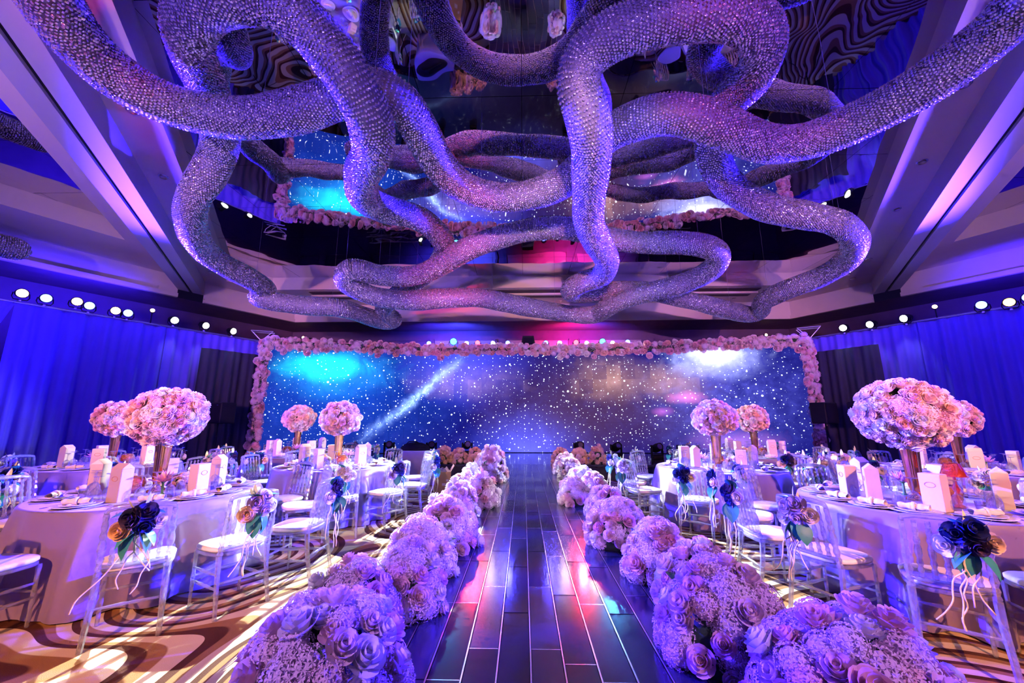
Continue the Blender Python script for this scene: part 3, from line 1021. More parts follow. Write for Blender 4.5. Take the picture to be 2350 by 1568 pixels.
for key, (label, closed, pts) in TUBES.items():
    if closed:
        P = [Vector(p) for p in pts]
        ext = P[-3:] + P + P[:3]
        dense = catmull(ext, 10)
        dense = dense[30:30 + 10 * len(P) + 1]
    else:
        dense = catmull(pts, 10)
    ln = sum((b - a).length for a, b in zip(dense, dense[1:]))
    step = .033
    m = int(ln / step)
    path, _ = resample(dense, m)
    # smooth a little
    for _ in range(6):
        q = path[:]
        for i in range(len(path)):
            if closed:
                a, b = path[i - 1 if i else len(path) - 2], path[(i + 1) if i < len(path) - 1 else 1]
            elif 0 < i < len(path) - 1:
                a, b = path[i - 1], path[i + 1]
            else:
                continue
            q[i] = path[i] * .5 + (a + b) * .25
        path = q
    o0 = path[0].copy()
    root = thing('crystal_tube', label, 'ceiling sculpture', o0, 0, 'crystal tubes under the mirror')
    rel = [p - o0 for p in path]
    rads = []
    for i in range(len(rel)):
        s = i * step
        r = TR * (1 + .03 * math.sin(s * 2.7) + .02 * math.sin(s * 7.1))
        if not closed:
            e = min(s, (len(rel) - 1 - i) * step)
            if key == 'E' and e < TR:
                r *= math.sqrt(max(.02, 1 - (1 - e / TR) ** 2))
        rads.append(r)
    core = MB().tube(rel[::2] if not closed else rel[::2] + [rel[-1]], [r * .97 for r in (rads[::2] if not closed else rads[::2] + [rads[-1]])], 16, cap=not closed)
    link('sleeve', core.mesh('sleeve', M_tubecore, True), root)
    # crystal beads: one octahedral bead per position, rings of beads along the tube
    A = np.array([tuple(p) for p in rel])
    T = np.gradient(A, axis=0)
    T /= np.linalg.norm(T, axis=1)[:, None]
    N = np.zeros_like(A)
    nv = np.array([0., 0., 1.])
    for i in range(len(A)):
        nv = nv - T[i] * nv.dot(T[i])
        nv /= np.linalg.norm(nv)
        N[i] = nv
    B = np.cross(T, N)
    nb = 43
    ang = np.arange(nb) * 2 * PI / nb
    i_idx, j_idx = np.meshgrid(np.arange(len(A)), np.arange(nb), indexing='ij')
    i_idx, j_idx = i_idx.ravel(), j_idx.ravel()
    rs = np.random.RandomState(5)
    a_ = ang[j_idx] + (i_idx % 2) * PI / nb + rs.normal(0, .012, len(i_idx))
    out = N[i_idx] * np.cos(a_)[:, None] + B[i_idx] * np.sin(a_)[:, None]
    rr = np.array(rads)[i_idx]
    cen = A[i_idx] + out * rr[:, None] + T[i_idx] * rs.normal(0, .003, len(i_idx))[:, None]
    tan = np.cross(out, T[i_idx])
    # random tilt so every facet glints differently
    t1 = T[i_idx] + out * rs.normal(0, .42, len(i_idx))[:, None]
    t2 = tan + out * rs.normal(0, .42, len(i_idx))[:, None]
    hb = .0155
    V = np.stack([cen + out * .0135, cen + t1 * hb, cen + t2 * hb, cen - t1 * hb, cen - t2 * hb], 1).reshape(-1, 3)
    base = np.arange(len(cen)) * 5
    Fq = np.stack([np.stack([base, base + 1 + k, base + 1 + (k + 1) % 4], 1) for k in range(4)], 1).reshape(-1, 3)
    me = bpy.data.meshes.new('crystal_beads')
    me.vertices.add(len(V))
    me.vertices.foreach_set('co', V.ravel())
    me.loops.add(Fq.size)
    me.loops.foreach_set('vertex_index', Fq.ravel().astype(np.int32))
    me.polygons.add(len(Fq))
    me.polygons.foreach_set('loop_start', np.arange(0, Fq.size, 3, dtype=np.int32))
    me.update(calc_edges=True)
    me.materials.append(M_crystal)
    ob = link('crystal_beads', me, root)
    ob['kind'] = 'stuff'
    # suspension wires up to the mirror
    k = 18
    while k < len(path) - 10:
        p = path[k]
        h = Z_MIR - p.z - TR * .9
        if h > .15:
            link('hanging_wire', MB().tube([(0, 0, 0), (0, 0, h)], .003, 5).mesh('hanging_wire', M_wire), root, rel[k] + Vector((0, 0, TR * .9)))
        k += 56

# ------------------------------------------------------------------ stage lamps
lamp_body = MB().lathe([(.05, -.16), (.085, -.15), (.10, -.08), (.10, .06), (.108, .07), (.108, .09), (.098, .09), (.095, .075)], 14, cap=False)
lamp_body.lathe([(.05, -.16), (.0, -.165)], 14, cap=False)
ME_lbody = lamp_body.mesh('housing', M_black, True)
ME_lyoke = MB().tube([(.12, 0, 0), (.13, 0, -.09), (.10, 0, -.15), (-.10, 0, -.15), (-.13, 0, -.09), (-.12, 0, 0)], .010, 6).mesh('yoke', M_black)
ME_lfoot = MB().lathe([(.0, -.19), (.035, -.19), (.03, -.16), (.015, -.14)], 10).mesh('clamp', M_alu)


def lens_mesh(name, col, st):
    return MB().lathe([(.093, .0), (.07, .012), (.035, .018), (0, .02)], 14, cap=False).mesh(name, emis('glow_' + name, col, st), True)


LENS = {'white': lens_mesh('lens_white', (.92, 1, .9), 14), 'blue': lens_mesh('lens_blue', (.10, .16, 1.), 9), 'cyan': lens_mesh('lens_cyan', (.05, .6, 1.), 9),
        'red': lens_mesh('lens_red', (1., .06, .10), 8), 'warm': lens_mesh('lens_warm', (1., .62, .42), 6), 'amber': lens_mesh('lens_amber', (1., .45, .15), 6)}
LNAME = {'white': 'white', 'blue': 'deep blue', 'cyan': 'brilliant cyan', 'red': 'red', 'warm': 'pale warm', 'amber': 'amber'}


def stage_lamp(pos, target, kind, label, group, s=1.):
    t = thing('stage_lamp', label, 'stage light', pos, 0, group)
    d = Vector(target) - Vector(pos)
    q = d.to_track_quat('Z', 'Y')
    hd = link('housing', ME_lbody, t, (0, 0, 0), q, s)
    link('lens', LENS[kind], hd, (0, 0, .068))
    az = math.atan2(d.y, d.x) - PI / 2
    link('yoke', ME_lyoke, t, (0, 0, 0), (0, 0, az), s)
    link('clamp', ME_lfoot, t, (0, 0, 0), (0, 0, 0), s)
    return Vector(pos) + d.normalized() * .16 * s


BACK = [(-3.92, 'white', .6, None), (-3.43, 'blue', .9, None), (-2.97, 'white', .7, None), (-2.53, 'cyan', 1.25, None), (-2.05, 'white', .85, None), (-1.65, 'red', .95, None),
        (-1.09, 'white', .85, None), (-.55, 'blue', .9, None), (.83, 'blue', .9, None), (1.33, 'white', .85, None), (1.92, 'red', .95, None), (2.3, 'white', .8, None),
        (2.87, 'cyan', 1.1, None), (3.23, 'white', .8, None), (3.77, 'blue', .95, None), (4.39, 'white', .7, None)]
POW = {'white': 120, 'blue': 800, 'cyan': 1100, 'red': 1000}
CLR = {'white': (.9, 1., .9), 'blue': (.05, .05, 1.), 'cyan': (.05, .45, 1.), 'red': (1., .03, .05)}
ords = ['first', 'second', 'third', 'fourth', 'fifth', 'sixth', 'seventh', 'eighth', 'ninth', 'tenth', 'eleventh', 'twelfth', 'thirteenth', 'fourteenth', 'fifteenth', 'last']
for i, (x, kind, s, _) in enumerate(BACK):
    tgt = (x * .25, 1.0, .6)
    p = stage_lamp((x, 14.2, 4.047 + .19 * s), tgt, kind, '%s lamp above the star screen, %s from the left' % (LNAME[kind], ords[i]), 'lamps above the star screen', s)
    spot('screen_truss_spot', p, tgt, CLR[kind], POW[kind] * s, 26, .5, .085)

# the white lamps above the screen back-light the tables and throw long chair shadows
for x, tgt, w, an in ((-2.05, (-1.75, 4.1, 0), 60000, 15), (-1.09, (1.95, 4.9, 0), 45000, 9.5), (-2.97, (-3.6, 6.6, .6), 14000, 15), (2.3, (3.4, 6.6, .6), 14000, 15)):
    spot('screen_truss_key', (x, 13.95, 4.3), tgt, WHITE, w, an, .25, .035)

LEFT = [((-11.19, 8.22, 4.26), 'warm'), ((-11.02, 8.54, 4.24), 'blue'), ((-10.78, 8.97, 4.29), 'warm'), ((-10.68, 9.17, 4.24), 'blue'), ((-10.45, 9.59, 4.23), 'warm'), ((-10.33, 9.8, 4.22), 'blue'),
        ((-9.87, 10.67, 4.25), 'white'), ((-9.51, 11.33, 4.25), 'white'), ((-9.15, 11.99, 4.22), 'white')]
RIGHT = [((9.66, 11.96, 4.2), 'white'), ((9.98, 11.39, 4.17), 'white'), ((10.35, 10.75, 4.18), 'white'), ((11.03, 9.54, 4.19), 'blue'), ((11.24, 9.17, 4.15), 'amber'), ((11.35, 8.90, 4.18), 'blue')]
# white profile lamps cross-light the tables on the far side
AIM_L = {6: ((2.9, 4.2, .5), 7000, 20), 7: ((3.9, 6.4, .7), 7000, 24), 8: ((6.4, 6.2, .8), 6500, 22)}
AIM_R = {0: ((-2.9, 4.2, .5), 7000, 20), 1: ((-3.3, 6.6, .7), 7000, 24), 2: ((-6.4, 6.4, .8), 6500, 22)}
for side, rows, aim in (('left', LEFT, AIM_L), ('right', RIGHT, AIM_R)):
    for i, (pos, kind) in enumerate(rows):
        pos = Vector(pos)
        if kind == 'white':
            tgt, w, an = aim[i]
            p = stage_lamp(pos, tgt, kind, 'white lamp on the %s drape rail, %s from the %s' % (side, ords[i] if side == 'right' else ords[8 - i], 'star screen'), 'lamps on the side rails')
            spot('side_truss_white', p, tgt, WHITE, w, an, .35, .05)
            m_ = mL if side == 'left' else mR
            foot = pos - Vector((m_.x, m_.y, 0)) * .15
            spot('added_drape_spill', pos + Vector((m_.x, m_.y, 0)) * .35 + Vector((0, 0, .0)), (foot.x, foot.y, 2.2), (.55, .6, 1.), 45, 48, .9, .04)  # extra spot standing in for the lamp's hazy beam on the drape
        elif kind == 'blue':
            tgt = (0, 4.5, 4.05)
            p = stage_lamp(pos, (0, 2., 2.5), kind, 'deep blue lamp on the %s drape rail, %s from the star screen' % (side, ords[i] if side == 'right' else ords[8 - i]), 'lamps on the side rails')
            spot('side_truss_blue', p, tgt, BLUE, 52000 if side == 'right' else 36000, 46, .4, .08)
            spot('added_side_wall_spill', pos + Vector((0, 0, .15)), pos + Vector((-3 if side == 'left' else 3, 1.2, .6)), BLUE, 380, 120, .9, .08)  # extra blue spot added to make the wall above the drapes glow
            spot('side_truss_blue_low', p, (0 if side == 'left' else 0, 4.5, .5), (.06, .025, 1.), 2800, 70, .7, .08)
        else:
            stage_lamp(pos, (0, 2., 2.), kind, '%s lamp on the %s drape rail, %s from the star screen' % (LNAME[kind], side, ords[i] if side == 'right' else ords[8 - i]), 'lamps on the side rails')

# added strip lights that wash each drape run evenly blue, no fixtures built
for m_, c_ in ((mL, -13.8), (mR, -14.35)):
    for ya, yb in ((12.8, 8.6), (8.4, 4.2), (4.0, 0.)):
        a, b = along(m_, c_ + .75, ya), along(m_, c_ + .75, yb)
        mid = (a + b) / 2
        wall = along(m_, c_, (ya + yb) / 2)
        d = bpy.data.lights.new('added_drape_wash', 'AREA')
        d.shape, d.size, d.size_y, d.energy, d.color = 'RECTANGLE', (b - a).length,   .06, 52, (.045, .012, 1.)
        o = bpy.data.objects.new('added_drape_wash', d)
        COL.objects.link(o)
        e = v3((b - a).normalized(), 0)
        z = -(v3(wall, 1.6) - v3(mid, 4.45)).normalized()
        z = (z - e * z.dot(e)).normalized()
        y = z.cross(e)
        o.matrix_world = Matrix(((e.x, y.x, z.x, mid.x), (e.y, y.y, z.y, mid.y), (e.z, y.z, z.z, 4.45), (0, 0, 0, 1)))

for x, tgt, w in ((-1.65, (-1.7, 8.3, 4.8), 900), (1.92, (1.5, 7.8, 4.5), 500), (1.92, (2.9, 4.6, 5.2), 900), (-1.65, (-3.4, 3.0, 5.3), 700)):
    spot('screen_truss_red_up', (x, 14.0, 4.32), tgt, (1., .03, .12), w, 14, .6, .06)

for x, c, w in ((-2.53, (.05, .08, 1.), 700), (1.92, (1., .02, .25), 600), (2.87, (.1, .06, 1.), 300), (-3.43, (.05, .03, 1.), 300)):
    spot('added_back_wall_spill', (x, 14.45, 4.3), (x, 16.2, 4.75), c, w, 130, .9, .06)  # extra spots added to colour the back wall in place of hazy lamp glow

# truss sections
def truss(label, a, b, hgt, w=.3):
    a, b = Vector(a), Vector(b)
    t = thing('truss_section', label, 'truss', a)
    e = (b - a)
    ln = e.length
    e.normalize()
    s = Vector((-e.y, e.x, 0)) * w / 2
    for sx in (-1, 1):
        for z in (0, hgt):
            link('chord', MB().tube([s * sx + Vector((0, 0, z)), e * ln + s * sx + Vector((0, 0, z))], .022, 8).mesh('chord', M_alu), t)
    n = max(2, int(ln / .5))
    for sx in (-1, 1):
        br = MB()
        for i in range(n):
            br.tube([e * (ln * i / n) + s * sx + Vector((0, 0, 0 if i % 2 else hgt)), e * (ln * (i + 1) / n) + s * sx + Vector((0, 0, hgt if i % 2 else 0))], .011, 6)
        link('bracing', br.mesh('bracing', M_alu), t)
    return t


truss('long aluminium truss along the top of the star screen', (-6.0, 14.34, 3.74), (6.4, 14.34, 3.74), .28)
truss('short upright aluminium truss at the left end of the star screen', (-9.15, 12.9, 4.08), (-8.55, 13.15, 4.08), .34)
truss('short upright aluminium truss at the right end of the star screen', (9.0, 13.05, 4.05), (9.55, 12.75, 4.05), .36)

# small round wall downlights
dl_ring = MB().lathe([(.055, 0), (.075, 0), (.08, .012), (.055, .012)], 16, cap=False).mesh('trim_ring', M_chrome, True)
dl_core = MB().lathe([(0, .03), (.055, .03), (.055, .0)], 16, cap=False).mesh('reflector', pbr('downlight_core', (.5, .42, .36), .3, .6, noise=.1), True)
DL = [(-5.48, 4.73, 'left soffit, nearest the camera'), (-6.42, 6.26, 'left soffit, second from the camera'), (-7.78, 8.6, 'left soffit, third from the camera'), (-9.2, 10.9, 'left soffit, fourth from the camera'),
      (5.75, 4.6, 'right soffit, nearest the camera'), (6.75, 6.21, 'right soffit, second from the camera'), (7.75, 7.79, 'right soffit, third from the camera'), (9.4, 10.45, 'right soffit, fourth from the camera'), (10.2, 12.0, 'right soffit, fifth from the camera'),
      (-7.2, 13.95, 'rear soffit, first from the left'), (-4.4, 14.15, 'rear soffit, second from the left'), (-1.6, 14.15, 'rear soffit, third from the left'), (1.4, 14.15, 'rear soffit, fourth from the left'), (4.4, 14.15, 'rear soffit, fifth from the left'), (7.6, 14.0, 'rear soffit, sixth from the left')]
for x, y, wh in DL:
    t = thing('downlight', 'round recessed downlight in the ' + wh, 'downlight', (x, y, Z_SOF - .012), 0, 'recessed downlights')
    link('trim_ring', dl_ring, t)
    link('reflector', dl_core, t, (0, 0, -.02))
for x, lb in ((-8.84, 'left'), (9.48, 'right')):
    t = thing('wall_spot', 'small white spotlight on the dark wall above the %s end of the screen' % lb, 'spotlight', (x, 15.5, 4.72))
    link('housing', ME_lbody, t, (0, 0, 0), (PI / 2, 0, 0), .6)
    link('lens', LENS['warm'], t, (0, -.045, 0), (PI / 2, 0, 0), .6)
    link('bracket', MB().tube([(0, .08, 0), (0, .66, .1)], .015, 6).mesh('bracket', M_black), t)
for pos, lb in (((-10.1, 10.23, 4.4), 'left'), ((10.64, 10.23, 4.34), 'right')):
    t = thing('rail_spot', 'small pale spotlight standing alone above the %s drape rail' % lb, 'spotlight', pos)
    link('housing', ME_lbody, t, (0, 0, 0), (PI / 2, 0, .7 if lb == 'left' else -.7), .55)
    link('lens', LENS['warm'], t, (.04 if lb == 'left' else -.04, -.04, 0), (PI / 2, 0, .7 if lb == 'left' else -.7), .55)
    link('pole', MB().tube([(0, 0, -.03), (0, 0, -pos[2] + 4.06)], .014, 6).mesh('pole', M_black), t)
sp = thing('monitor_speaker', 'black wedge-shaped loudspeaker above the middle of the star screen', 'speaker', (.19, 14.34, 4.045))
link('cabinet', MB().add([(-.27, -.2, 0), (.27, -.2, 0), (.27, .2, 0), (-.27, .2, 0), (-.2, -.18, .42), (.2, -.18, .42), (.2, .18, .42), (-.2, .18, .42)],
                         [(3, 2, 1, 0), (4, 5, 6, 7), (0, 1, 5, 4), (1, 2, 6, 5), (2, 3, 7, 6), (3, 0, 4, 7)]).mesh('cabinet', M_black), sp)
link('grille', MB().box((0, -.196, .2), (.36, .012, .3)).mesh('grille', M_blackcloth), sp)
# ------------------------------------------------------------------ blooms


def rose_mesh(name, mat, seed, layers=((3, .28, .95), (4, .5, .9), (5, .76, .72), (6, 1.0, .42))):
    rg = random.Random(seed)
    mb = MB()
    for li, (n, r, h) in enumerate(layers):
        for k in range(n):
            th = 2 * PI * (k + rg.uniform(-.12, .12)) / n + li * .7
            w = PI / n * 1.25

            def fn(u, v, th=th, r=r, h=h, w=w, li=li):
                s = u * 2 - 1
                a = th + s * w * (.45 + .55 * v)
                rad = r * (.30 + .72 * v ** .8) * (1 + .10 * (1 - s * s) * v)
                z = -.35 + (h + .35) * v - (.16 * s * s * v) - (.10 * (li / 3) * v * v)
                return (rad * math.cos(a), rad * math.sin(a), z)
            mb.grid(4, 3, fn)
    mb.lathe([(0, -.45), (.55, -.3), (.5, .0), (.2, .5), (0, .62)], 7, cap=False)
    return mb.mesh(name, mat, True)


def hydrangea_mesh(name, mat, seed, n=84):
    rg = random.Random(seed)
    mb = MB()
    for i in range(n):
        z = 1 - 1.55 * (i + .5) / n
        a = i * 2.39996 + rg.uniform(-.2, .2)
        s = math.sqrt(max(0, 1 - z * z))
        d = Vector((s * math.cos(a), s * math.sin(a), z))
        q = d.to_track_quat('Z', 'Y').to_matrix() @ Matrix.Rotation(rg.uniform(0, 1.6), 3, 'Z')
        c = d * rg.uniform(.86, 1.02)
        pr = .175
        for k in range(4):
            b = k * PI / 2
            p = [Vector((0, 0, 0)), Vector((pr * .75 * math.cos(b - .5), pr * .75 * math.sin(b - .5), .06)),
                 Vector((pr * 1.15 * math.cos(b), pr * 1.15 * math.sin(b), .02)), Vector((pr * .75 * math.cos(b + .5), pr * .75 * math.sin(b + .5), .06))]
            mb.add([q @ x + c for x in p], [(0, 1, 2, 3)])
    mb.lathe([(0, -.6), (.6, -.45), (.82, 0), (.6, .55), (0, .8)], 8, cap=False)
    return mb.mesh(name, mat)


def lotus_mesh(name, mat):
    mb = MB()
    for li, (n, r, h) in enumerate(((5, .45, .95), (7, .8, .7), (8, 1.1, .35))):
        for k in range(n):
            th = 2 * PI * k / n + li * .4

            def fn(u, v, th=th, r=r, h=h):
                s = u * 2 - 1
                wd = .42 * math.sin(PI * min(1, v * .92 + .06))
                rad = .12 + r * v
                x, y = rad, s * wd * .5
                return (x * math.cos(th) - y * math.sin(th), x * math.sin(th) + y * math.cos(th), h * v ** 1.4 - .1 + .1 * abs(s))
            mb.grid(2, 3, fn)
    return mb.mesh(name, mat, True)


ROSE = {k: [rose_mesh('rose', m, s) for s in (1, 2)] for k, m in (('pink', M_pink), ('peach', M_peach), ('white', M_white), ('navy', M_navy), ('cream', M_cream), ('mauve', M_mauve))}
HYD = {k: [hydrangea_mesh('hydrangea', m, s) for s in (3, 4)] for k, m in (('hyd', M_hyd), ('pink', M_pink), ('white', M_white), ('peach', M_peach))}
ME_lotus = lotus_mesh('lotus_bloom', M_lotus)


def leaf_mesh(name, mat, ln, wd, bend):
    def fn(u, v):
        w = wd * math.sin(PI * min(1., .04 + .96 * v)) ** .8
        s = (u * 2 - 1)
        return (s * w, ln * v * (1 - .12 * v), bend * v * v * ln + .25 * w * abs(s))
    return MB().grid(2, 5, fn).mesh(name, mat, True)


ME_leaf = leaf_mesh('leaf', M_leaf, 1., .30, -.35)
ME_pleaf = leaf_mesh('leaf', M_paleleaf, 1., .13, .35)
ME_gleaf = leaf_mesh('leaf', M_stem, 1., .3, -.2)


def face(d, roll=0.):
    return Vector(d).to_track_quat('Z', 'Y') @ Quaternion((0, 0, 1), roll)


def mound(name, label, cat, loc, rx, ry, h, mix, rg, spacing=.10, group=None, zmin=-.02, rose_r=.052, hyd_r=.085, full=False, core=True):
    """blooms packed over a dome (or a whole ball) of foam"""
    t = thing(name, label, cat, loc, 0, group)
    if core:
        prof = [(math.cos(a) * .86, math.sin(a) * .86) for a in [(-PI / 2 if full else 0) + (PI if full else PI / 2) * i / 6 for i in range(7)]]
        prof = [(max(r, .001), z) for r, z in prof]
        cm = MB().lathe([(r, z) for r, z in prof], 14)
        cm.v = [(x * rx, y * ry, z * h) for x, y, z in cm.v]
        link('foam_base', cm.mesh('foam_base', M_foam, True), t)
    if not full and cat == 'flowers' and h > .25:
        for k in range(3):
            a = rg.uniform(0, 6.28)
            d = Vector((math.cos(a), math.sin(a), rg.uniform(.1, .9)))
            link('leaf', ME_gleaf, t, (d.x * rx * .8, d.y * ry * .8, h * .75 * min(1, d.z)), d.to_track_quat('Y', 'Z'), .10)
    ar = (4 if full else 2) * PI * ((rx * ry) ** .8 + 2 * (((rx + ry) / 2) * h) ** .8) / 3 * (.62 if not full else .7)
    n = max(10, int(ar / (spacing * spacing * .95)))
    for i in range(n):
        if full:
            z = 1 - 2 * (i + .5) / n
        else:
            z = 1 - 1.0 * (i + .5) / n
        a = i * 2.39996 + rg.uniform(-.18, .18)
        s = math.sqrt(max(0, 1 - z * z))
        d = Vector((s * math.cos(a), s * math.sin(a), z))
        p = Vector((d.x * rx, d.y * ry, d.z * h)) * rg.uniform(.92, 1.06)
        nn = Vector((d.x / rx, d.y / ry, d.z / h)).normalized()
        kind, colr = rg.choice(mix)
        if kind == 'h':
            r = hyd_r * rg.uniform(.8, 1.15)
            p -= nn * r * .55
            if not full:
                p.z = max(p.z, r * .62)
            link('hydrangea', rg.choice(HYD[colr]), t, p, face(nn, rg.uniform(0, 6)), r)
        else:
            r = rose_r * rg.uniform(.8, 1.25)
            if not full:
                p.z = max(p.z, r * .5)
            link('rose', rg.choice(ROSE[colr]), t, p, face(nn + Vector((rg.uniform(-.3, .3), rg.uniform(-.3, .3), .2)), rg.uniform(0, 6)), r)
    return t


rf = random.Random(21)
MIX_BORDER = [('h', 'hyd'), ('h', 'hyd'), ('h', 'pink'), ('r', 'pink'), ('r', 'pink'), ('r', 'white'), ('r', 'pink'), ('h', 'hyd')]
MIX_STAGE = [('r', 'peach'), ('r', 'pink'), ('r', 'peach'), ('h', 'peach')]
MIX_BALL = [('r', 'pink'), ('r', 'pink'), ('r', 'peach'), ('h', 'pink'), ('r', 'white')]
# x, y, rx, ry, h, note
LROW = [(-.80, 1.78, .33, .30, .40, 'nearest the camera'), (-.94, 2.38, .25, .24, .34, 'second back, outer edge'), (-.72, 2.66, .22, .22, .36, 'third back, inner edge'), (-.78, 3.2, .25, .25, .37, 'fourth back'),
        (-.68, 3.86, .25, .25, .38, 'fifth back, beside the bare gap'), (-.84, 4.35, .2, .24, .33, 'sixth back'), (-.78, 4.98, .22, .24, .40, 'seventh back'), (-.56, 5.55, .22, .22, .38, 'eighth back, jutting inward'),
        (-.85, 6.05, .2, .22, .34, 'ninth back'), (-.86, 6.9, .22, .26, .36, 'tenth back, whitish'), (-.58, 7.75, .28, .30, .62, 'tall one close to the stage'), (-.84, 8.8, .22, .3, .4, 'last before the stage')]
RROW = [(1.22, 1.72, .36, .30, .40, 'nearest the camera'), (.98, 2.22, .30, .26, .40, 'second back with open roses'), (1.08, 2.72, .24, .24, .34, 'third back'), (.98, 3.2, .23, .24, .36, 'fourth back'),
        (.86, 3.98, .28, .25, .38, 'fifth back, beside the dark floor gap'), (1.0, 4.5, .2, .22, .3, 'sixth back'), (.97, 5.05, .22, .24, .32, 'seventh back'), (.68, 5.75, .2, .2, .33, 'eighth back, jutting inward'),
        (1.0, 6.1, .2, .24, .34, 'ninth back'), (.92, 6.7, .22, .26, .36, 'tenth back'), (.86, 7.7, .22, .26, .40, 'eleventh back'), (.88, 8.8, .24, .32, .40, 'last before the stage')]
for side, rows in (('left', LROW), ('right', RROW)):
    for i, (x, y, rx, ry, h, note) in enumerate(rows):
        mixx = MIX_BORDER if i not in (9,) else [('h', 'white'), ('r', 'white'), ('r', 'pink'), ('h', 'white')]
        sp_ = .098 if y < 4.6 else .115
        mound('flower_mound', 'pink lilac flower mound, %s runway border, %s' % (side, note), 'flowers', (x, y, ST_Z + .001), rx, ry, h, mixx, rf, sp_, 'flower mounds along the runway',
              rose_r=.055 if y < 4.6 else .06)
# a few green leaves poking out of the nearest mounds
for i, (x0, x1, lab) in enumerate(((-2.3, -1.05, 'left'), (.72, 2.15, 'right'))):
    for k in range(3):
        x = x0 + (x1 - x0) * (k + .5) / 3
        mound('stage_flowers', 'peach rose mound on the stage edge, %s of the runway, %s from the runway' % (lab, ['third', 'second', 'first'][k] if lab == 'left' else ['first', 'second', 'third'][k]), 'flowers',
              (x, ST_Y + .22, ST_Z + .001), .20, .20, .36 + .08 * rf.random(), MIX_STAGE, rf, .12, 'peach flowers on the stage edge', rose_r=.065)

# ------------------------------------------------------------------ floral frame round the screen
frame_p = []
line, flen = resample([Vector((p.x, p.y - .10, 0)) for p in led_line], 120)
for p in line:
    frame_p.append(Vector((p.x, p.y, LED_Z1 + .06)))
colL = [Vector((-8.32, 12.42, z)) for z in np.linspace(ST_Z + .1, LED_Z1 + .06, 22)]
colR = [Vector((8.82, 12.42, z)) for z in np.linspace(ST_Z + .1, LED_Z1 + .06, 22)]
frame = thing('floral_frame', 'pink rose garland framing the top and both sides of the star screen', 'garland', (.2, 12.42, ST_Z))
fo = Vector((.2, 12.42, ST_Z))
core = MB().tube([p - fo + Vector((0, .04, 0)) for p in colL[::3]] + [p - fo + Vector((0, .04, 0)) for p in frame_p[2:-2:4]] + [p - fo + Vector((0, .04, 0)) for p in colR[::-3]], .10, 8)
link('garland_core', core.mesh('garland_core', M_foam, True), frame)
pos = []
rgf = random.Random(77)
for seg, cx in ((colL, -1), (frame_p, 0), (colR, 1)):
    L, ln = resample(seg, int(sum((b - a).length for a, b in zip(seg, seg[1:])) / .135))
    for p in L:
        for k in range(3):
            o = (k - 1) * .115 + rgf.uniform(-.04, .04)
            q = p + (Vector((o, rgf.uniform(-.05, .03), rgf.uniform(-.05, .05))) if cx else Vector((rgf.uniform(-.05, .05), rgf.uniform(-.06, .03), o)))
            if not cx and rgf.random() < .12:
                q.z -= rgf.uniform(.08, .16)
            pos.append((q, cx))
pos.sort(key=lambda a: (a[0] - Vector((0, 0, 1.5))).length)
rest = MB()
src = {}
for m_ in (ROSE['pink'][0], HYD['hyd'][0]):
    src[m_.name] = ([v.co.copy() for v in m_.vertices], [tuple(f.vertices) for f in m_.polygons])
for i, (q, cx) in enumerate(pos):
    d = Vector((rgf.uniform(-.5, .5), -1, rgf.uniform(-.3, .5)))
    s = rgf.uniform(.085, .13)
    if i < 300:
        k = rgf.random()
        me = rgf.choice(ROSE['pink']) if k < .5 else (rgf.choice(HYD['hyd']) if k < .75 else rgf.choice(ROSE['peach'] + ROSE['white']))
        link('rose' if me.name.startswith('rose') else 'hydrangea', me, frame, q - fo, face(d, rgf.uniform(0, 6)), s)
    else:
        vs, fs = src[rgf.choice(list(src))]
        qt = face(d, rgf.uniform(0, 6)).to_matrix() * s
        rest.add([qt @ v + q - fo for v in vs], fs)


def mixed_petal():
    m, nt, out = newmat('mixed_petal')
    b = nd(nt, 'ShaderNodeBsdfPrincipled')
    b.inputs['Roughness'].default_value = .55
    g = nd(nt, 'ShaderNodeNewGeometry')
    v = nd(nt, 'ShaderNodeTexVoronoi')
    v.inputs['Scale'].default_value = 6.
    nt.links.new(g.outputs['Position'], v.inputs['Vector'])
    rp = nd(nt, 'ShaderNodeValToRGB')
    el = rp.color_ramp.elements
    cs = [(.86, .40, .48), (.90, .60, .66), (.88, .70, .82), (.93, .72, .66)]
    while len(el) < 4:
        el.new(.5)
    for i, c in enumerate(cs):
        el[i].position, el[i].color = i / 3, (*c, 1)
    sc = nd(nt, 'ShaderNodeSeparateColor')
    nt.links.new(v.outputs['Color'], sc.inputs[0])
    nt.links.new(sc.outputs[0], rp.inputs[0])
    nt.links.new(rp.outputs[0], b.inputs['Base Color'])
    nt.links.new(b.outputs[0], out.inputs[0])
    return m


ob = link('small_blooms', rest.mesh('small_blooms', mixed_petal()), frame)
ob['kind'] = 'stuff'

# ------------------------------------------------------------------ clear spindle-back chair
SP = [(.012, 0), (.016, .01), (.011, .03), (.015, .05), (.010, .07), (.016, .095), (.011, .12), (.017, .15), (.017, .18), (.011, .21), (.016, .235), (.010, .26), (.014, .29), (.010, .32), (.013, .345), (.011, .36)]


def turned(length, rad, n=7, prof=SP):
    k = length / .36
    return MB().lathe([(r * rad / .017, z * k) for r, z in prof], n)


LEGP = [(.010, 0), (.013, .01), (.012, .10), (.016, .14), (.013, .16), (.017, .19), (.013, .22), (.014, .30), (.017, .34), (.014, .36)]
ME_fleg = MB().lathe([(r, z * .43 / .36) for r, z in LEGP], 6).mesh('leg', M_clear)
ME_rleg = {}
for s in (-1, 1):
    ME_rleg[s] = MB().tube([(s * .01, -.075, 0), (s * .006, -.045, .14), (0, -.012, .30), (0, 0, .44)], [.016, .018, .02, .022], 6).mesh('leg', M_clear)
ME_spind = turned(.36, .0195, 6).mesh('spindle', M_clear)
ME_post = turned(.42, .025, 7).mesh('back_post', M_clear)


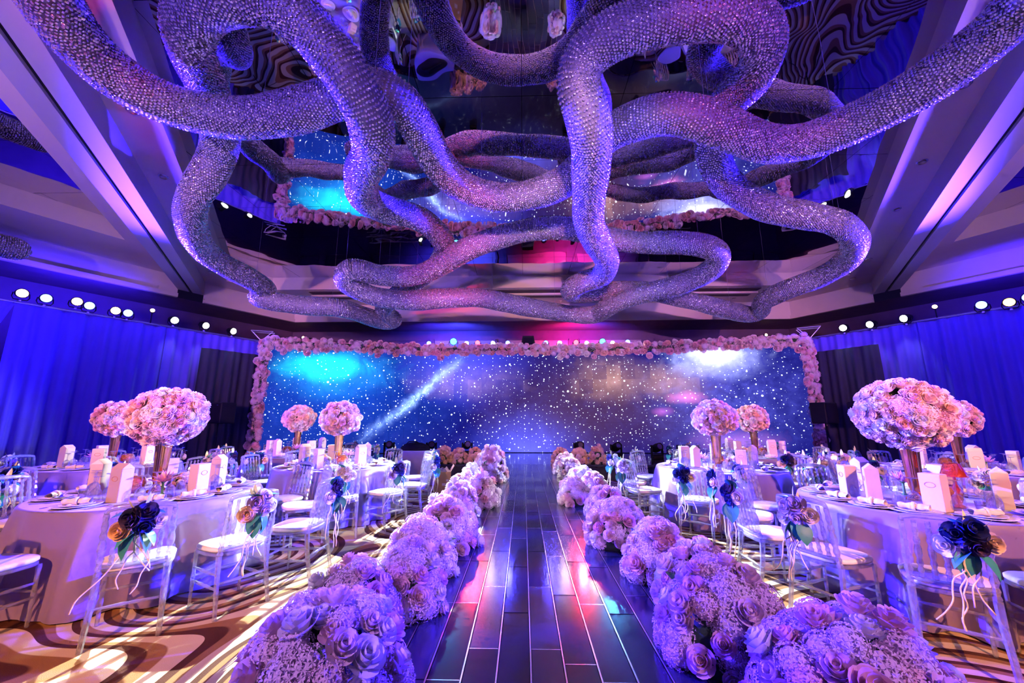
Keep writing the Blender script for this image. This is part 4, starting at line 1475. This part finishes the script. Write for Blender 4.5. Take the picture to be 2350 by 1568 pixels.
def seat_shape(w, d, n=24, p=3.2):
    out = []
    for i in range(n):
        a = 2 * PI * i / n
        c, s = math.cos(a), math.sin(a)
        x = math.copysign(abs(c) ** (2 / p), c) * w
        y = math.copysign(abs(s) ** (2 / p), s) * d
        out.append((x * (1.0 + .07 * (y / d)), y))
    return out


def slab(w, d, z0, z1, bev, n=24):
    mb = MB()
    rings = [(z0, bev), (z0 + bev, 0), (z1 - bev, 0), (z1 - bev * .3, bev * .7), (z1, bev * 2.2)]
    vs = []
    for z, k in rings:
        vs += [(x, y, z) for x, y in seat_shape(w - k, d - k, n)]
    fs = [(i * n + j, i * n + (j + 1) % n, (i + 1) * n + (j + 1) % n, (i + 1) * n + j) for i in range(len(rings) - 1) for j in range(n)]
    fs += [tuple(reversed(range(n))), tuple(range((len(rings) - 1) * n, len(rings) * n))]
    return mb.add(vs, fs)


ME_seat = slab(.215, .212, .425, .452, .006).mesh('seat', M_clear)
ME_pad = slab(.217, .212, .453, .492, .012).mesh('cushion', M_pad, True)
ME_top = MB().tube([(-.185, 0, -.02), (-.175, -.004, .005), (-.12, -.012, .018), (0, -.02, .024), (.12, -.012, .018), (.175, -.004, .005), (.185, 0, -.02)], [.015, .018, .019, .021, .019, .018, .015], 8).mesh('top_rail', M_clear, True)
ME_low = MB().tube([(-.18, 0, 0), (-.09, -.008, -.006), (0, -.012, -.004), (.09, -.008, -.006), (.18, 0, 0)], .014, 8).mesh('lower_rail', M_clear, True)
ME_str = MB().lathe([(.008, -.19), (.010, -.1), (.014, -.03), (.010, 0), (.014, .03), (.010, .1), (.008, .19)], 6).mesh('stretcher', M_clear, True)


def chair(loc, rz, label):
    t = thing('spindle_chair', label, 'chair', loc, rz, 'clear spindle-back chairs at the round tables')
    link('seat', ME_seat, t)
    link('cushion', ME_pad, t)
    for s in (-1, 1):
        link('leg', ME_fleg, t, (s * .185, .175, 0))
        link('leg', ME_rleg[s], t, (s * .185, -.19, 0))
        link('back_post', ME_post, t, (s * .183, -.195, .44), (.16, 0, 0))
        for z in (.20, .30):
            link('stretcher', ME_str, t, (s * .186, -.015, z), (PI / 2, 0, 0))
    link('stretcher', ME_str, t, (0, .175, .24), (0, PI / 2, 0))
    link('stretcher', ME_str, t, (0, -.215, .24), (0, PI / 2, 0))
    for k in range(5):
        link('spindle', ME_spind, t, ((k - 2) * .062, -.208, .505), (.16, 0, 0))
    link('lower_rail', ME_low, t, (0, -.206, .50))
    link('top_rail', ME_top, t, (0, -.263, .875))
    return t


cord_me = []
for s in range(4):
    rg = random.Random(s + 40)
    mb = MB()
    for k in range(5):
        x, y, z = rg.uniform(-.03, .03), -.02, -.06
        pts = [(x, y, z)]
        dx = rg.uniform(-.02, .02)
        n_ = rg.randint(5, 8)
        for j in range(n_):
            x += dx + rg.uniform(-.030, .030)
            y += rg.uniform(-.014, .006)
            z -= rg.uniform(.035, .065)
            pts.append((x, y, z))
        mb.tube(catmull(pts, 3), .0036, 5)
    cord_me.append(mb.mesh('raffia_cord', M_cord, True))


def spray(chair_loc, rz, rg, label, kind, side):
    M = Matrix.Rotation(rz, 3, 'Z')
    p = Vector(chair_loc) + M @ Vector((side * .11, -.30, .80))
    t = thing('flower_spray', label, 'flower spray', p, rz, 'flower sprays tied to the chair backs')
    t.scale = (1.18, 1.18, 1.18)
    main, sec = kind
    link('rose', rg.choice(ROSE[main]), t, (.02, -.035, .045), face((rg.uniform(-.1, .5), -1, .5), rg.uniform(0, 6)), .058)
    link('rose', rg.choice(ROSE[main]), t, (-.035, -.04, .02), face((rg.uniform(-.6, .0), -1, .2), rg.uniform(0, 6)), .054)
    link('rose', rg.choice(ROSE[main]), t, (.025, -.045, -.025), face((.2, -1, -.3), rg.uniform(0, 6)), .048)
    link('rose', rg.choice(ROSE[sec]), t, (-.075, -.02, -.045), face((-.5, -1, .1), rg.uniform(0, 6)), .052)
    link('rose', rg.choice(ROSE['cream']), t, (.082, -.015, -.01), face((.6, -1, .2), rg.uniform(0, 6)), .046)
    for k in range(4):
        a = rg.uniform(-.35, .35) + (k - 1.5) * .6
        link('leaf', ME_leaf, t, (rg.uniform(-.03, .03), -.03, -.05), Vector((math.sin(a), -.35, -math.cos(a) * .9)).to_track_quat('Y', 'Z'), .15 * rg.uniform(.8, 1.2))
    for k in range(4):
        a = rg.uniform(-1.3, 1.3)
        link('leaf', ME_leaf if k < 2 else ME_pleaf, t, (0, -.01, .03), Vector((math.sin(a), -.3, math.cos(a))).to_track_quat('Y', 'Z'), .14 * rg.uniform(.8, 1.1))
    link('raffia_cord', cord_me[rg.randrange(4)], t, (0, -.015, 0))


# ------------------------------------------------------------------ table dressing
ME_charger = MB().lathe([(0, .004), (.075, .004), (.085, .0), (.16, .014), (.165, .018), (.158, .019), (.088, .008), (0, .008)], 26, cap=False).mesh('rim_plate', M_china, True)
ME_plate = MB().lathe([(0, .004), (.05, .002), (.06, .0), (.112, .013), (.115, .016), (.108, .016), (.06, .006), (0, .006)], 22, cap=False).mesh('top_plate', M_china, True)
mbn = MB()


def roll_fn(u, v):
    a = v * 2 * PI
    r = .022 + .004 * math.sin(3 * a + u * 4) + .004 * math.sin(u * 19)
    return ((u - .5) * .19, r * 1.25 * math.cos(a), .024 + r * math.sin(a))


ME_napkin = mbn.grid(12, 10, roll_fn).mesh('napkin', M_napkin, True)
ME_nring = MB().lathe([(.031, -.012), (.034, -.008), (.034, .008), (.031, .012)], 14, rot=Matrix.Rotation(PI / 2, 3, 'Y'), c=(0, 0, .025), cap=False).mesh('napkin_ring', M_napkin, True)
ME_bowl = MB().lathe([(.031, 0), (.036, .02), (.040, .05), (.037, .08), (.022, .105), (.006, .115)], 14, cap=False).mesh('bowl', M_glass, True)
ME_gstem = MB().lathe([(.006, .115), (.004, .13), (.0035, .17), (.006, .195)], 8, cap=False).mesh('stem', M_glass, True)
ME_gfoot = MB().lathe([(.006, .195), (.034, .202), (.036, .204), (.034, .206), (0, .207)], 14, cap=False).mesh('foot', M_glass, True)
ME_tumb = MB().lathe([(0, .006), (.026, .004), (.028, 0), (.034, .09), (.032, .09), (.026, .008), (0, .009)], 14, cap=False).mesh('tumbler', M_glass, True)
ME_box = MB().bbox((0, 0, .10), (.105, .075, .20), .002).mesh('box_body', M_card)
ME_flap = MB().add([(-.0525, -.0375, .2), (.0525, -.0375, .2), (.0525, .0375, .2), (-.0525, .0375, .2), (-.05, 0, .232), (.05, 0, .232)],
                   [(0, 1, 5, 4), (2, 3, 4, 5), (1, 2, 5), (3, 0, 4)]).mesh('folded_top', M_card)
ring_pts = [(.026 * math.cos(a), -.0385, .14 + .014 * math.sin(a)) for a in [2 * PI * i / 18 for i in range(19)]]
ME_print = MB().tube(ring_pts, .0022, 5).mesh('ring_print', M_cardprint)
ME_knife = MB().bbox((0, 0, .003), (.014, .21, .004), .0015).mesh('knife', M_steel)
fk = MB().bbox((0, -.04, .003), (.010, .13, .004), .0015)
fk.bbox((0, .03, .003), (.022, .03, .003), .001)
for k in range(4):
    fk.box((-.0085 + k * .0057, .065, .003), (.0028, .045, .003))
ME_fork = fk.mesh('fork', M_steel)
ME_amber = MB().lathe([(0, .004), (.04, .0), (.06, .01), (.095, .06), (.10, .10), (.082, .145), (.06, .16), (.057, .158), (.078, .142), (.095, .1), (.09, .06), (.055, .014), (0, .01)], 20, cap=False).mesh('amber_bowl', M_amber, True)
ME_candle = MB().lathe([(0, .012), (.03, .012), (.03, .05), (.0, .052)], 12, cap=False).mesh('candle', M_card, True)
vase_fl = lambda a: 1 + .05 * math.cos(a * 12)
VASE_H = .54
ME_vase = MB().lathe([(0, .0), (.085, .0), (.09, .012), (.06, .03), (.035, .05), (.04, .08), (.052, .12), (.058, .25), (.066, .42), (.078, .52), (.084, .54), (.076, .54), (.06, .42), (0, .40)], 36, cap=False, flute=vase_fl).mesh('gold_vase', M_gold, True)
ME_knob = MB().lathe([(0, -.03), (.022, -.024), (.03, 0), (.022, .024), (0, .03)], 10, cap=False).mesh('gold_knob', M_gold, True)
ME_shade = MB().lathe([(.046, .36), (.052, .36), (.086, .262), (.088, .254), (.082, .254), (.048, .352)], 18, cap=False).mesh('lamp_shade', M_ruby, True)
ME_lstem = MB().lathe([(0, 0), (.03, 0), (.05, .010), (.018, .03), (.034, .075), (.012, .11), (.028, .15), (.010, .20), (.010, .30), (.046, .34)], 12, cap=False).mesh('lamp_base', M_ruby, True)


def cloth_mesh(seed, r=.92):
    rg = random.Random(seed)
    ph = [rg.uniform(0, 6.28) for _ in range(5)]
    rows = [(0, .765), (.4, .765), (.8, .765), (r - .02, .765), (r - .004, .762), (r + .004, .752)]
    drop = [.70, .62, .52, .40, .28, .16, .07, .012]
    n = 120
    vs = [(0, 0, .765)]
    fs = []
    for rr, z in rows[1:]:
        vs += [(rr * math.cos(2 * PI * j / n), rr * math.sin(2 * PI * j / n), z) for j in range(n)]
    for z in drop:
        v = (.75 - z) / .74
        for j in range(n):
            a = 2 * PI * j / n
            f = 1 - 1.7 * abs(math.sin(a * 7 + ph[0] + .8 * math.sin(a * 2 + ph[1]))) ** .8 + .35 * math.sin(a * 17 + ph[2]) + .25 * math.sin(a * 5 + ph[3])
            rr = r + .012 + .10 * v + .12 * f * v ** .8
            rr = min(max(rr, r - .03), r + .155)
            vs.append((rr * math.cos(a), rr * math.sin(a), z))
    for j in range(n):
        fs.append((0, 1 + j, 1 + (j + 1) % n))
    nr = len(rows) - 1 + len(drop)
    for i in range(nr - 1):
        for j in range(n):
            k = (j + 1) % n
            fs.append((1 + i * n + j, 1 + (i + 1) * n + j, 1 + (i + 1) * n + k, 1 + i * n + k))
    return MB().add(vs, [tuple(reversed(f)) if False else f for f in fs]).mesh('tablecloth', M_cloth, True)


ME_ttop = MB().lathe([(0, .73), (.90, .73), (.905, .745), (.90, .76), (0, .76)], 40, cap=False).mesh('tabletop', M_board)
ME_tped = MB().lathe([(.3, 0), (.3, .03), (.06, .06), (.05, .70), (.2, .73)], 12).mesh('pedestal', M_alu)
TZ = .7655
TNAME = {'L1': 'front left table', 'R1': 'front right table', 'L3': 'middle left table', 'R2': 'middle right table',
         'L2': 'outer left table', 'R4': 'outer right table', 'L4': 'rear left table', 'R3': 'rear right table'}
SEATS = {'L1': [-93, -50, -26, -2, 38, 72, 108, 144, 180, 216], 'R1': [180, 204, 225, 257, 300, 336, 12, 48, 84, 120, 148]}
SEAT_R = {('L1', -93): 1.22, ('L1', -26): 1.45, ('L1', -2): 1.55, ('R1', 257): 1.2}
BALL_R = {'L1': .31, 'R1': .34}
KINDS = [('navy', 'mauve'), ('navy', 'cream'), ('mauve', 'cream'), ('navy', 'white'), ('cream', 'mauve')]
KWORD = {'navy': 'navy', 'mauve': 'mauve', 'cream': 'cream'}
rt = random.Random(99)


def place(deg, left):
    # which side of the table a seat is on, in words
    E_, W_ = ('runway', 'drape') if left else ('drape', 'runway')
    S_ = [E_ + ' side', E_ + ' side towards the stage', 'stage and %s corner' % E_, 'stage side towards the ' + E_, 'stage side', 'stage side towards the ' + W_, 'stage and %s corner' % W_, W_ + ' side towards the stage',
          W_ + ' side', W_ + ' side towards the camera', 'camera and %s corner' % W_, 'camera side towards the ' + W_, 'camera side', 'camera side towards the ' + E_, 'camera and %s corner' % E_, E_ + ' side towards the camera']
    return S_[round((deg % 360) / 22.5) % 16]


CHAIRS = []


def free_spot(tx, ty, dg, r0):
    for dr in (0, .05, -.03, .1):
        for da in (0, 5, -5, 9, -9, 13, -13):
            a = R(dg + da)
            p = Vector((tx + math.cos(a) * (r0 + dr), ty + math.sin(a) * (r0 + dr), 0))
            if all((p - q).length > .52 for q in CHAIRS) and all(math.hypot(p.x - x_, p.y - y_) > 1.26 for x_, y_ in TABLES.values() if (x_, y_) != (tx, ty)):
                CHAIRS.append(p)
                return p, dg + da
    return None, dg


for ti, (key, (tx, ty)) in enumerate(TABLES.items()):
    nm = TNAME[key]
    near = key in ('L1', 'R1')
    mid = key in ('L3', 'R2')
    t = thing('round_table', 'round banquet table under a lavender satin cloth, ' + nm, 'table', (tx, ty, 0), 0, 'round banquet tables')
    link('tablecloth', cloth_mesh(ti), t)
    link('tabletop', ME_ttop, t)
    link('pedestal', ME_tped, t)
    angs = SEATS.get(key) or [ti * 17 + 36 * k + rt.uniform(-4, 4) for k in range(10)]
    for si, dg in enumerate(angs):
        a = R(dg)
        u = Vector((math.cos(a), math.sin(a), 0))
        cr = SEAT_R.get((key, dg), 1.37) if near else 1.30 + rt.uniform(0, .05)
        cp, dg2 = free_spot(tx, ty, dg, cr)
        rz = R(dg2) + PI / 2 + rt.uniform(-.06, .06)
        ck = place(dg, tx < 0)
        kind = KINDS[(si + ti) % 5]
        if cp is not None:
            chair(cp, rz, 'clear spindle-back chair on the %s of the %s' % (ck, nm))
            spray(cp, rz, rt, '%s rose spray on chair, %s of the %s' % (KWORD[kind[0]], ck, nm), kind, rt.choice([-1, 0, 0, 1]) * .8)
        side = Vector((-u.y, u.x, 0))
        base = Vector((tx, ty, TZ))
        pp = base + u * .72
        pl = thing('place_plates', 'white stacked plates on the %s of the %s' % (ck, nm), 'plate', pp, 0, 'place settings')
        link('rim_plate', ME_charger, pl)
        link('top_plate', ME_plate, pl, (0, 0, .0085))
        np_ = thing('napkin_roll', 'rolled pale napkin on plates, %s of the %s' % (ck, nm), 'napkin', pp + Vector((0, 0, .0215)), a + PI / 2 + rt.uniform(-.4, .4), 'rolled napkins')
        link('napkin', ME_napkin, np_)
        link('napkin_ring', ME_nring, np_)
        for gi, (gr, gs, gw) in enumerate(((.50, -.10, 'left-hand'), (.47, .0, 'right-hand'))):
            g = thing('wine_glass', '%s upturned wine glass on the %s of the %s' % (gw, ck, nm), 'glass', base + u * gr + side * gs, 0, 'upturned wine glasses')
            for nm_, me in (('bowl', ME_bowl), ('stem', ME_gstem), ('foot', ME_gfoot)):
                link(nm_, me, g, (0, 0, 0), (0, 0, 0), 1.18 if gi else 1.06)
        if si % 2 == 0:
            bx = thing('gift_box', 'upright cream gift box on the %s of the %s' % (ck, nm), 'gift box', base + u * .50 + side * .13, a + PI / 2 + rt.uniform(-.6, .6), 'gift boxes on the tables')
            bx.scale = (1.35, 1.35, 1.45)
            link('box_body', ME_box, bx)
            if si % 4 == 0:
                link('folded_top', ME_flap, bx)
            link('ring_print', ME_print, bx)
        elif near or mid:
            tag(link('tumbler', ME_tumb, None, base + u * .52 + side * .11), 'clear straight tumbler on the %s of the %s' % (ck, nm), 'glass', 'tumblers')
        if near:
            tag(link('knife', ME_knife, None, pp + side * .205, (0, 0, a + PI / 2)), 'steel table knife on the %s of the %s' % (ck, nm), 'knife', 'knives')
            tag(link('fork', ME_fork, None, pp - side * .205, (0, 0, a + PI / 2)), 'steel fork on the %s of the %s' % (ck, nm), 'fork', 'forks')
    # centrepiece
    v = thing('gold_vase', 'tall fluted copper-gold vase in the middle, ' + nm, 'vase', (tx, ty, TZ), 0, 'tall gold vases')
    link('vase_body', ME_vase, v)
    link('collar_ring', ME_knob, v, (0, 0, .065), (0, 0, 0), (1.5, 1.5, .6))
    br = BALL_R.get(key, .285)
    mound('flower_ball', 'ball of pink roses on the gold vase, ' + nm, 'flowers', (tx, ty, TZ + VASE_H + br * .72), br, br, br * .86, MIX_BALL, rf, .077 if near else .092, 'rose balls on gold vases', full=True,
          rose_r=.050 if near else .058)
    # low dressing round the vase
    a0 = R(200 if tx < 0 else 250) + ti
    amb = thing('amber_bowl', 'round amber glass bowl beside the gold vase, ' + nm, 'bowl', (tx + .20 * math.cos(a0), ty + .20 * math.sin(a0), TZ), 0, 'amber bowls')
    link('bowl', ME_amber, amb)
    link('candle', ME_candle, amb)
    lt = thing('lotus_flower', 'open pink lotus flower beside the gold vase, ' + nm, 'flower', (tx + .26 * math.cos(a0 + 2.1), ty + .26 * math.sin(a0 + 2.1), TZ), 0, 'lotus flowers')
    link('lotus_stem', MB().lathe([(0, 0), (.03, 0), (.03, .01), (.012, .02), (.01, .11), (.03, .13)], 10).mesh('lotus_stem', M_stem), lt)
    link('lotus_bloom', ME_lotus, lt, (0, 0, .135), (.2, .1, 0), .095)
    if key != 'R1':
        mound('low_bouquet', 'low bunch of pink and white roses on the ' + nm, 'flowers', (tx + .25 * math.cos(a0 + 4.1), ty + .25 * math.sin(a0 + 4.1), TZ + .001), .12, .11, .13, [('r', 'pink'), ('r', 'white'), ('r', 'peach')], rf, .085, 'low bouquets', rose_r=.045)
    else:
        lp = thing('table_lamp', 'small ruby glass table lamp on the front right table', 'lamp', (tx + .02, ty - .34, TZ))
        link('lamp_base', ME_lstem, lp)
        link('lamp_shade', ME_shade, lp)
    # pin-spot for every centrepiece, from unseen points under the ceiling
    spot('centrepiece_pin', (tx * .72, ty - 2.6, 5.6), (tx, ty, 1.35), PINKW, 260 if near else 330, 16, .5, .04)

# ------------------------------------------------------------------ things on and before the stage
mh_base = MB().bbox((0, 0, .05), (.30, .26, .10), .015).mesh('base', M_black)
mh_yoke = MB()
mh_yoke.bbox((-.15, 0, .24), (.035, .14, .30), .01)
mh_yoke.bbox((.15, 0, .24), (.035, .14, .30), .01)
mh_yoke.bbox((0, 0, .115), (.30, .14, .03), .01)
ME_mhy = mh_yoke.mesh('yoke', M_black)
ME_mhh = MB().lathe([(0, -.19), (.09, -.18), (.12, -.10), (.12, .05), (.105, .14), (.10, .19), (.085, .19), (.08, .165), (0, .165)], 16, cap=False).mesh('head', M_black, True)
ME_mhl = MB().lathe([(0, .172), (.08, .168)], 16, cap=False).mesh('front_lens', pbr('lens_dark', (.10, .08, .14), .05, .0, coat=1.), True)
for x, y, tl, lb in ((-4.35, 13.2, .5, 'left of the runway, farthest from it'), (-2.95, 13.1, .5, 'left of the runway, middle one'), (-1.8, 13.1, .45, 'left of the runway, closest to it'),
                     (1.75, 13.1, .5, 'right of the runway, closest to it'), (2.75, 12.3, .3, 'right of the runway, middle one'), (3.85, 12.0, .35, 'right of the runway, farthest from it')):
    t = thing('moving_head_lamp', 'unlit black moving-head lamp on the stage, ' + lb, 'stage light', (x, y, ST_Z + .001), 0, 'moving-head lamps on the stage')
    link('base', mh_base, t)
    link('yoke', ME_mhy, t)
    h = link('head', ME_mhh, t, (0, 0, .31), (tl + .9, 0, .25))
    link('front_lens', ME_mhl, h)
for x, s, lb in ((-4.95, 1, 'left'), (4.6, -1, 'right')):
    t = thing('stage_wedge', 'black wedge monitor on the %s side of the stage' % lb, 'speaker', (x, 11.6, ST_Z + .001), s * .3)
    cab = MB().add([(-.33, -.2, 0), (.33, -.2, 0), (.33, .25, 0), (-.33, .25, 0), (-.30, -.16, .12), (.30, -.16, .12), (.30, .22, .40), (-.30, .22, .40)],
                   [(3, 2, 1, 0), (4, 5, 6, 7), (0, 1, 5, 4), (1, 2, 6, 5), (2, 3, 7, 6), (3, 0, 4, 7)])
    link('cabinet', cab.mesh('cabinet', M_black), t)
    nn = Vector((0, -.28, .38)).normalized()
    link('grille', MB().box((0, .03, .268), (.5, .40, .01), Matrix.Rotation(math.atan2(.28, .38), 3, 'X')).mesh('grille', M_blackcloth), t)

# covered side table before the stage
ct = thing('covered_table', 'square side table draped in lavender cloth before the stage', 'table', (-2.55, 9.85, 0))
n = 96
vs, fs = [], []
sq = seat_shape(.46, .34, n, 9)
rr = random.Random(8)
lv = [(0.0, .76), (.97, .76), (1.0, .75), (1.01, .6), (1.02, .4), (1.035, .2), (1.05, .01)]
for k, z in lv:
    for j, (x, y) in enumerate(sq):
        f = 1 + (.035 * math.sin(j * 2 * PI / n * 26) * max(0, (.75 - z)) / .75)
        vs.append((x * max(k, .001) * f, y * max(k, .001) * f, z))
for i in range(len(lv) - 1):
    for j in range(n):
        fs.append((i * n + j, (i + 1) * n + j, (i + 1) * n + (j + 1) % n, i * n + (j + 1) % n))
link('tablecloth', MB().add(vs, fs).mesh('tablecloth', M_cloth, True), ct)
link('tabletop', MB().box((0, 0, .735), (.86, .62, .03)).mesh('tabletop', M_board), ct)
for sx in (-1, 1):
    for sy in (-1, 1):
        link('leg', MB().tube([(sx * .36, sy * .25, 0), (sx * .36, sy * .25, .72)], .018, 6).mesh('leg', M_alu), ct)
bag = thing('black_bag', 'soft black bag lying on the covered side table', 'bag', (-2.62, 9.85, .765))


def bag_fn(u, v):
    a = u * 2 * PI
    k = math.sin(PI * (.08 + .42 * (1 - v)) / .5 * .5)
    r = .36 * (1 - v ** 2.2) ** .5 if v < 1 else 0
    return (r * math.cos(a) * (1 + .05 * math.sin(5 * a)), r * .5 * math.sin(a), .001 + .17 * v * (1 + .12 * math.sin(3 * a)))


link('bag_body', MB().grid(24, 8, bag_fn).mesh('bag_body', M_blackcloth, True), bag)
link('strap', MB().tube([(-.2, -.1, .13), (-.12, -.13, .2), (.05, -.14, .215), (.2, -.1, .13)], .012, 6).mesh('strap', M_blackcloth, True), bag)
# open carton with tissue
cb = thing('open_carton', 'open brown cardboard carton stuffed with tissue on the carpet', 'box', (-1.72, 8.75, 0), .25)
c_ = MB()
c_.box((0, -.15, .21), (.34, .008, .42))
c_.box((0, .15, .21), (.34, .008, .42))
c_.box((-.17, 0, .21), (.008, .30, .42))
c_.box((.17, 0, .21), (.008, .30, .42))
c_.box((0, 0, .005), (.34, .3, .01))
link('carton_wall', c_.mesh('carton_wall', M_board), cb)
for sx, ang in ((-1, .5), (1, -.5)):
    link('flap', MB().box((0, 0, .07), (.006, .29, .14)).mesh('flap', M_board), cb, (sx * .17, 0, .42), (0, sx * .55, 0))
rt2 = random.Random(4)
for k in range(3):
    mb = MB().lathe([(.001, -.06), (.06, -.03), (.08, .02), (.05, .07), (.001, .09)], 9, cap=False)
    mb.v = [(x + rt2.uniform(-.02, .02), y + rt2.uniform(-.02, .02), z + rt2.uniform(-.02, .02)) for x, y, z in mb.v]
    link('tissue', mb.mesh('tissue', M_tissue), cb, (-.09 + k * .09, rt2.uniform(-.05, .05), .40))
link('paper_label', MB().box((.03, -.1546, .17), (.07, .001, .05)).mesh('paper_label', M_tissue), cb)
link('paper_label', MB().box((.10, -.1546, .25), (.05, .001, .04)).mesh('paper_label', M_tissue), cb)

# speakers on stands by the drapes
for x, y, lb in ((-8.35, 10.9, 'left side of the hall, single'), (8.15, 11.2, 'right side of the hall, nearer the screen'), (8.85, 10.8, 'right side of the hall, nearer the drapes')):
    t = thing('loudspeaker', 'black loudspeaker on a stand, ' + lb, 'speaker', (x, y, 0), -.4 if x < 0 else .4)
    wd = .78 if x < 0 else .52
    link('cabinet', MB().bbox((0, 0, 1.66), (wd, .4, .56), .02).mesh('cabinet', M_black), t)
    link('grille', MB().box((0, -.205, 1.66), (wd - .06, .012, .50)).mesh('grille', M_blackcloth), t)
    link('badge', MB().box((wd * .3, -.213, 1.87), (.06, .004, .014)).mesh('badge', M_steel), t)
    link('pole', MB().tube([(0, 0, .1), (0, 0, 1.38)], .02, 8).mesh('pole', M_black), t)
    for k in range(3):
        b = k * 2 * PI / 3 + .5
        link('leg', MB().tube([(0, 0, .45), (.4 * math.cos(b), .4 * math.sin(b), .012)], .012, 6).mesh('leg', M_black), t)
